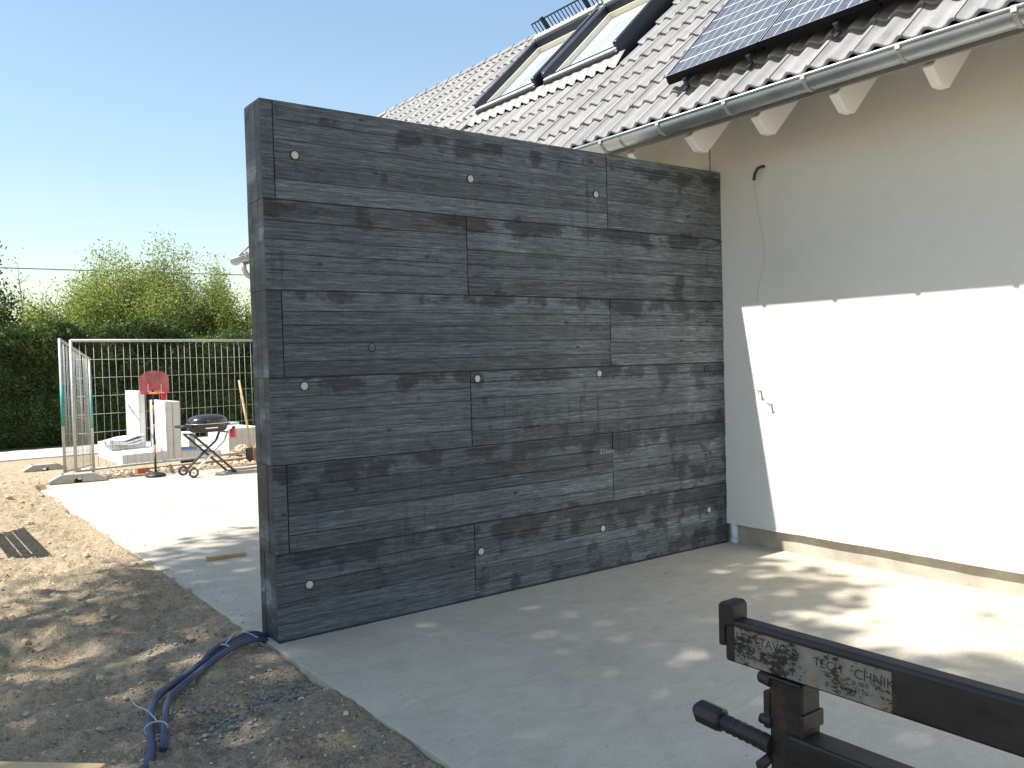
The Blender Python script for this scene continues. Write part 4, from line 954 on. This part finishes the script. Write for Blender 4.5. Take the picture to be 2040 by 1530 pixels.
# portable gas grill on a folding trolley
gr = empty('gas_grill', (-1.72, 7.92, 0.0), R(6)); tag(gr, 'portable black gas grill with domed lid on a folding two-wheeled trolley', 'grill')
def ell(m, a, b_, prof, n=28):
    vs = []; fs = []
    for (k, z) in prof:
        for i in range(n):
            t = 2*math.pi*i/n; c, s_ = math.cos(t), math.sin(t); vs.append((a*k*abs(c)**0.75*(1 if c >= 0 else -1), b_*k*abs(s_)**0.75*(1 if s_ >= 0 else -1), z))
    for j in range(len(prof)-1):
        for i in range(n): fs.append((j*n+i, j*n+(i+1) % n, (j+1)*n+(i+1) % n, (j+1)*n+i))
    m.add(vs, fs, True); return m
lid = ell(MB(), 0.275, 0.21, [(1.0, 0.745), (1.0, 0.765), (0.97, 0.792), (0.88, 0.822), (0.70, 0.848), (0.42, 0.864), (0.0, 0.869)]).build('lid', MAT['lid'], gr)
m = MB(); m.tube([(-0.10, -0.215, 0.778), (-0.10, -0.25, 0.783), (0.10, -0.25, 0.783), (0.10, -0.215, 0.778)], 0.009, 8); m.build('handle', MAT['blackmetal'], lid)
ell(MB(), 0.285, 0.22, [(1.0, 0.738), (1.01, 0.742), (1.0, 0.7445), (0.9, 0.7445)]).build('rim', MAT['alu'], gr)
ell(MB(), 0.275, 0.21, [(1.0, 0.7375), (0.99, 0.69), (0.93, 0.645), (0.80, 0.62), (0.0, 0.615)]).build('cook_box', MAT['blackmetal'], gr)
m = MB(); m.box((-0.12, -0.217, 0.675), (0.06, -0.212, 0.69)); m.build('name_plate', MAT['alu'], gr)
for sx, mt in ((-1, 'blackmetal'), (1, 'galv')):
    ell(MB(), 0.105, 0.15, [(0.0, 0.700), (0.95, 0.700), (1.0, 0.708), (1.0, 0.722), (0.95, 0.730), (0.0, 0.728)], 20).build('side_table', MAT[mt], gr).location = (sx*0.345, 0, 0)
MB().tube([(0.33, -0.12, 0.66), (0.33, -0.155, 0.66)], 0.022, 12).build('burner_knob', MAT['blackmetal'], gr)
m = MB(); m.lathe([(0, 0), (0.038, 0.0), (0.042, 0.02), (0.042, 0.10), (0.025, 0.13), (0, 0.13)], 14); o = m.build('gas_cartridge', MAT['red'], gr); o.location = (0.315, -0.14, 0.52)
for sy in (-0.165, 0.165):
    m = MB(); m.bar((-0.285, sy, 0.60), (0.33, sy, 0.015), 0.026, 0.044, (0, 1, 0)); m.build('leg', MAT['blackmetal'], gr, 0.004)
    m = MB(); m.bar((-0.29, sy*0.86, 0.065), (0.02, sy*0.86, 0.34), 0.024, 0.040, (0, 1, 0)); m.bar((0.02, sy*0.86, 0.34), (0.18, sy*0.86, 0.47), 0.024, 0.040, (0, 1, 0)); m.bar((0.18, sy*0.86, 0.47), (0.245, sy*0.86, 0.62), 0.024, 0.040, (0, 1, 0)); m.build('leg', MAT['blackmetal'] if sy > 0 else MAT['alu'], gr, 0.004)
    w = MB().lathe([(0.048, -0.018), (0.068, -0.016), (0.072, 0.0), (0.068, 0.016), (0.048, 0.018)], 24, axis_M((-0.30, sy*1.12, 0.073), (0, 1, 0)), True, True).build('wheel', MAT['blackmetal'], gr)
    m = MB(); M = axis_M((-0.30, sy*1.12, 0.073), (0, 1, 0)); m.lathe([(0, -0.014), (0.014, -0.014), (0.014, 0.014), (0, 0.014)], 12, M); m.lathe([(0.042, -0.012), (0.049, -0.012), (0.049, 0.012), (0.042, 0.012)], 20, M, True, True)
    for k in range(5): m.bar(M @ Vector((0.012*math.cos(k*1.257), 0.012*math.sin(k*1.257), 0)), M @ Vector((0.045*math.cos(k*1.257), 0.045*math.sin(k*1.257), 0)), 0.012, 0.012, (0, 1, 0))
    m.build('wheel_hub', MAT['alu'], w)
MB().tube([(-0.30, -0.19, 0.073), (-0.30, 0.19, 0.073)], 0.009, 8).build('axle', MAT['blackmetal'], gr)
for (x, z) in ((0.325, 0.02), (-0.28, 0.60), (0.02, 0.335), (0.24, 0.60)): MB().tube([(x, -0.165, z), (x, 0.165, z)], 0.010, 8).build('cross_bar', MAT['blackmetal'], gr)
MB().box((0.27, -0.175, 0.0), (0.36, 0.175, 0.012)).build('foot_skid', MAT['galv'], gr, 0.003)
# garden tool handle leaning on the fence, wheel behind the wall end
tool = empty('garden_shovel', (-0.72, 8.95, gz(-0.72, 8.95))); tag(tool, 'shovel with pale wooden handle leaning against the mesh fence', 'shovel')
MB().tube([(0.0, 0.0, 0.20), (-0.045, 0.09, 0.72), (-0.10, 0.19, 1.32)], [0.017, 0.019, 0.017], 10).build('handle', MAT['pine'], tool)
m = MB(); m.prism([(-0.10, -0.02, 0.24), (0.10, -0.02, 0.24), (0.11, -0.03, 0.08), (0.0, -0.05, -0.04), (-0.11, -0.03, 0.08)], (0, 0.008, 0)); m.build('blade', MAT['blackmetal'], tool)
wh = empty('wheel', (-0.785, 8.02, 0.245), R(14)); tag(wh, 'dusty brown rubber-tyred wheel standing behind the end of the concrete wall', 'wheel')
M = axis_M((0, 0, 0), (0, 1, 0)); MB().lathe([(0.15, -0.055), (0.20, -0.085), (0.235, -0.075), (0.248, -0.04), (0.248, 0.04), (0.235, 0.075), (0.20, 0.085), (0.15, 0.055)], 30, M, True, True).build('tyre', MAT['tyre'], wh)
m = MB(); m.lathe([(0.0, -0.05), (0.05, -0.06), (0.06, -0.03), (0.14, -0.02), (0.155, -0.06), (0.155, 0.06), (0.14, 0.02), (0.06, 0.03), (0.05, 0.06), (0.0, 0.05)], 26, M); m.build('rim', MAT['blackmetal'], wh)
# overhead cables
def sag(p, q, s, n=26):
    p = Vector(p); q = Vector(q); return [p+(q-p)*(i/n)-Vector((0, 0, s*4*(i/n)*(1-i/n))) for i in range(n+1)]
for (a, b_, s, r_, lab) in (((-60, 40, 6.8), (110, 40, 9.6), 1.7, 0.022, 'single overhead cable crossing high above the hedge and trees'), ((-80, 60, 6.1), (160, 60, 9.4), 2.2, 0.024, 'upper one of the two low overhead cables behind the trees'), ((-80, 60.6, 5.6), (160, 60.6, 8.7), 2.2, 0.024, 'lower one of the two low overhead cables behind the trees')):
    tag(MB().tube(sag(a, b_, s), r_, 6).build('overhead_cable', MAT['cable']), lab, 'cable', 'overhead cables')

# ------------------------------------------------------------------ vegetation
def leaf_mesh(name, P, N, size, mat, seed=1, aspect=0.55):
    """P: (n,3) leaf positions, random orientation; each leaf a folded pair of triangles"""
    rs = np.random.RandomState(seed); n = len(P); 
    d = rs.normal(size=(n, 3)); d[:, 2] -= 0.15; d /= np.linalg.norm(d, axis=1)[:, None]
    e = rs.normal(size=(n, 3)); e -= d*(e*d).sum(1)[:, None]; e /= np.linalg.norm(e, axis=1)[:, None]
    s = size*(0.6+0.8*rs.rand(n))[:, None]; k = np.cross(d, e)
    V = np.stack([P-d*s*0.5, P+e*s*aspect*0.5+k*s*0.08, P+d*s*0.5, P-e*s*aspect*0.5+k*s*0.08], 1).reshape(-1, 3)
    a = np.arange(n)*4; F = np.stack([a, a+1, a+2, a+3], 1)
    me = bpy.data.meshes.new(name); me.vertices.add(len(V)); me.vertices.foreach_set('co', V.astype(np.float32).ravel())
    me.loops.add(F.size); me.loops.foreach_set('vertex_index', F.ravel().astype(np.int32)); me.polygons.add(n)
    me.polygons.foreach_set('loop_start', np.arange(0, F.size, 4)); me.polygons.foreach_set('loop_total', np.full(n, 4)); me.materials.append(mat); me.update(calc_edges=True)
    return me
def shrub(x, y, z, H, W, nst, label, leafmat, seed, leaf=0.07, dens=26, name='bush', group=None, upright=0.35, cat='bush', lo=0.25, top_thin=0.0):
    g = random.Random(seed); root = empty(name, (x, y, z)); tag(root, label, cat, group)
    st = MB(); leaves = []
    for s in range(nst):
        az = g.uniform(0, 6.283); rad = W*math.sqrt(g.random()); h = H*(1-0.45*(rad/W)**1.6)*g.uniform(0.78, 1.04)
        tx, ty = rad*math.cos(az), rad*math.sin(az); b0 = Vector((tx*0.12, ty*0.12, 0)); pts = []
        n = 9
        for i in range(n+1):
            t = i/n; k = t**(1+upright); pts.append(Vector((b0.x+(tx-b0.x)*k+g.uniform(-1, 1)*0.05*H*0.12, b0.y+(ty-b0.y)*k+g.uniform(-1, 1)*0.05*H*0.12, h*t)))
        st.tube(pts, [max(0.004, 0.030*(1-0.9*i/n)*H/4) for i in range(n+1)], 5, False)
        for i in range(2, n+1):
            t = i/n
            if t < lo: continue
            ntw = 3 if i < n else 2
            for _ in range(ntw):
                a2 = g.uniform(0, 6.283); L = H*0.15*(1.25-t)*g.uniform(0.5, 1.3); e_ = pts[i]+Vector((math.cos(a2)*L, math.sin(a2)*L, L*g.uniform(0.3, 1.1)))
                st.tube([pts[i], (pts[i]+e_)/2+Vector((0, 0, -0.02)), e_], [0.008, 0.006, 0.003], 3, False)
                nl = int(dens*(1-top_thin*t*t)*g.uniform(0.6, 1.4))
                for _ in range(nl):
                    u = g.random(); q = pts[i].lerp(e_, u); sp_ = 0.10+0.05*H*0.3; leaves.append((q.x+g.gauss(0, sp_), q.y+g.gauss(0, sp_), q.z+g.gauss(0, sp_)))
    st.build('stems', MAT['twig'], root); link('crown', leaf_mesh('crown', np.array(leaves), None, leaf, leafmat, seed), root); return root
# hedge along the pavement
hedge = empty('hedge', (2.0, 19.6, -0.27)); tag(hedge, 'long dense dark green hedge along the far side of the yard', 'hedge')
rs = np.random.RandomState(3)
def hedge_top(x): return 2.62+0.62*(fbm(x*0.6+2, x*0+1, 4)-0.5)*2+0.10*np.sin(x*1.3)
n = 120000; hx = rs.uniform(-14, 12, n); side = rs.rand(n); ht = hedge_top(hx)
hz = np.where(side < 0.62, rs.rand(n)**0.9*ht, ht+rs.normal(0, 0.09, n)+0.22*np.maximum(0, rs.normal(0, 1, n)-1.2)); bulge = 0.35*(fbm(hx*0.9+7, hz*1.1+3, 3)-0.5)*2+0.16*(fbm(hx*3.1, hz*3.1+9, 2)-0.5)*2
hy = np.where(side < 0.62, 18.75-bulge+np.abs(rs.normal(0, 0.10, n)), 18.8-bulge+rs.rand(n)*1.5)
hz = np.where(side > 0.62, hz+bulge*0.5, hz)
P = np.stack([hx-2.0, hy-19.6, hz], 1); link('foliage', leaf_mesh('foliage', P, None, 0.085, MAT['leaf_hedge'], 5), hedge)
core = MB(); N = 90; vs = []
for i in range(N+1):
    xx = -14+26*i/N; tz = float(hedge_top(np.array([xx]))[0])
    for (yy, zz) in ((19.05, 0.0), (19.02, 1.2), (19.05, tz-0.18), (20.1, tz-0.2), (20.2, 0.0)): vs.append((xx-2.0, yy-19.6+rng.uniform(-.08, .08), zz+rng.uniform(-.05, .05)*(zz > 0)))
core.add(vs, [(i*5+q, (i+1)*5+q, (i+1)*5+q+1, i*5+q+1) for i in range(N) for q in range(4)], True); core.build('branches', MAT['leaf_hedge'], hedge)
# bushes and small trees behind the hedge
GT = 'bushes behind the hedge'
shrub(0.45, 22.8, -0.27, 5.6, 2.0, 80, 'tallest light green spring bush rising behind the hedge', MAT['leaf_spring'], 21, 0.072, 62, group=GT, lo=0.3, top_thin=0.2)
shrub(1.75, 22.2, -0.27, 5.7, 1.35, 56, 'slender olive green bush with long upright shoots behind the hedge', MAT['leaf_grey'], 22, 0.068, 58, group=GT, lo=0.3, top_thin=0.35)
shrub(2.9, 21.8, -0.27, 4.5, 1.4, 56, 'medium green bush between the olive bush and the concrete wall', MAT['leaf_spring'], 23, 0.070, 60, group=GT, lo=0.3, top_thin=0.3)
shrub(-0.75, 21.8, -0.27, 4.7, 1.5, 60, 'low yellowish green bush at the flank of the tallest bush', MAT['leaf_spring'], 24, 0.070, 62, group=GT, lo=0.3, top_thin=0.3)
shrub(-1.75, 24.0, -0.27, 5.4, 1.1, 18, 'bare thin young tree with few leaves standing behind the hedge', MAT['leaf_grey'], 25, 0.06, 9, name='young_tree', group=None, cat='tree', lo=0.4, top_thin=0.6)
shrub(4.3, 21.6, -0.27, 3.9, 1.3, 50, 'bright green bush behind the hedge, mostly hidden by the concrete wall', MAT['leaf_spring'], 26, 0.070, 58, group=GT, lo=0.3, top_thin=0.2)
shrub(-3.55, 20.8, -0.27, 5.1, 1.35, 40, 'dark leafy tree with loose branches at the far corner of the dirt', MAT['leaf_tree'], 27, 0.10, 34, name='leafy_tree', cat='tree', lo=0.3, top_thin=0.15)
shrub(-5.6, 20.6, -0.27, 4.6, 1.5, 34, 'broad green bush behind the hedge beyond the dirt yard', MAT['leaf_tree'], 31, 0.09, 30, group=GT, lo=0.3)
shrub(-1.95, 21.7, -0.27, 3.9, 1.0, 44, 'small rounded green bush between the bare young tree and the tallest bush', MAT['leaf_spring'], 36, 0.070, 52, group=GT, lo=0.3, top_thin=0.1)
shrub(1.1, 21.4, -0.27, 4.3, 1.5, 60, 'broad bright bush in front of the olive one, just above the hedge', MAT['leaf_spring'], 37, 0.070, 52, group=GT, lo=0.35, top_thin=0.1)
for i, (x, y, H, sd_) in enumerate(((9.9, 44, 7.6, 41), (10.7, 45, 8.4, 42), (8.6, 45, 6.9, 43))):
    shrub(x, y, -0.27, H, 0.6, 30, ('slim upright poplar in the middle of the far group', 'tallest of the slim poplars far off in the meadow', 'shortest of the slim poplars far off in the meadow')[i], MAT['leaf_grey'], sd_, 0.12, 22, name='poplar_tree', group='far poplars', cat='tree', upright=0.9, lo=0.15, top_thin=0.3)

# big tall tree to the left of the viewer: its crown shades the slab and the dirt with dapples
tr = empty('shade_tree', (-14.2, 1.6, gz(-14.2, 1.6))); tag(tr, 'large leafy tree at the left of the yard casting dappled shade', 'tree')
g = random.Random(77); tm_ = MB()
trunk = [Vector((0, 0, -0.1)), Vector((0.15, 0.05, 2.2)), Vector((0.6, -0.1, 4.8)), Vector((1.1, -0.4, 7.4)), Vector((1.6, -0.6, 10.0))]
tm_.tube(smooth_path(trunk, 5), [0.36-0.012*i for i in range(21)], 10)
for k in range(40):
    a = g.uniform(0, 6.283); s0 = trunk[g.choice((2, 3, 3, 4, 4))]; L = g.uniform(2.0, 5.2); e_ = s0+Vector((math.cos(a)*L+1.0, math.sin(a)*L, g.uniform(0.8, 3.2)))
    if e_.x-14.2-SUN.x/SUN.z*e_.z > -1.6: continue
    mid = (s0+e_)/2+Vector((0, 0, 0.35)); tm_.tube(smooth_path([s0, mid, e_], 4), [0.10-0.0095*i for i in range(9)], 6, False)
tm_.build('trunk', MAT['bark'], tr)
SX, SY = SUN.x/SUN.z, SUN.y/SUN.z
rs = np.random.RandomState(12); n = 420000
wz = rs.uniform(7.5, 13.5, n)
gxs = rs.uniform(-10.5, 0.2, n); gys = rs.uniform(-7.5, 4.8, n)      # where its shadow meets the ground
wx = gxs+SX*wz; wy = gys+SY*wz
# crown cut to where its shadow should land: uneven rim, gaps, sunny opening
edge = 3.6+0.40*(gxs+3.1)+1.5*(fbm(gxs*0.9+9, gys*0.5, 3)-0.5)
rim = np.clip((gys+4.9)/1.6, 0, 1)*np.clip((edge-gys)/2.7, 0, 1)**1.3*np.clip((-0.25-gxs+0.5*(fbm(gys*1.2, gys*0+4, 2)-0.5))/1.5, 0, 1)
clump = fbm(wx*0.9+5, wy*0.9+wz*0.7+2, 3)
fine = fbm(wx*3.1+1, wy*3.1+wz*2.3+7, 2)
open_r = np.exp(-(((gxs+0.7)/0.8)**2+((gys+2.15)/0.55)**2))
pk = np.clip((clump*0.6+fine*0.4-0.30-0.5*open_r)*3.0, 0, 1)*np.clip(rim*1.25, 0, 1)
pk = pk*np.where(gxs < -3.9, 0.42+0.30*np.clip((gxs+4.4)*2, 0, 1), 1.0)
keep = rs.rand(n) < pk
Pw = np.stack([wx, wy, wz], 1)[keep][:30000]
link('crown', leaf_mesh('crown', Pw-np.array(tr.location), None, 0.17, MAT['leaf_tree'], 8, 0.75), tr)
print('shade leaves', keep.sum(), len(Pw))
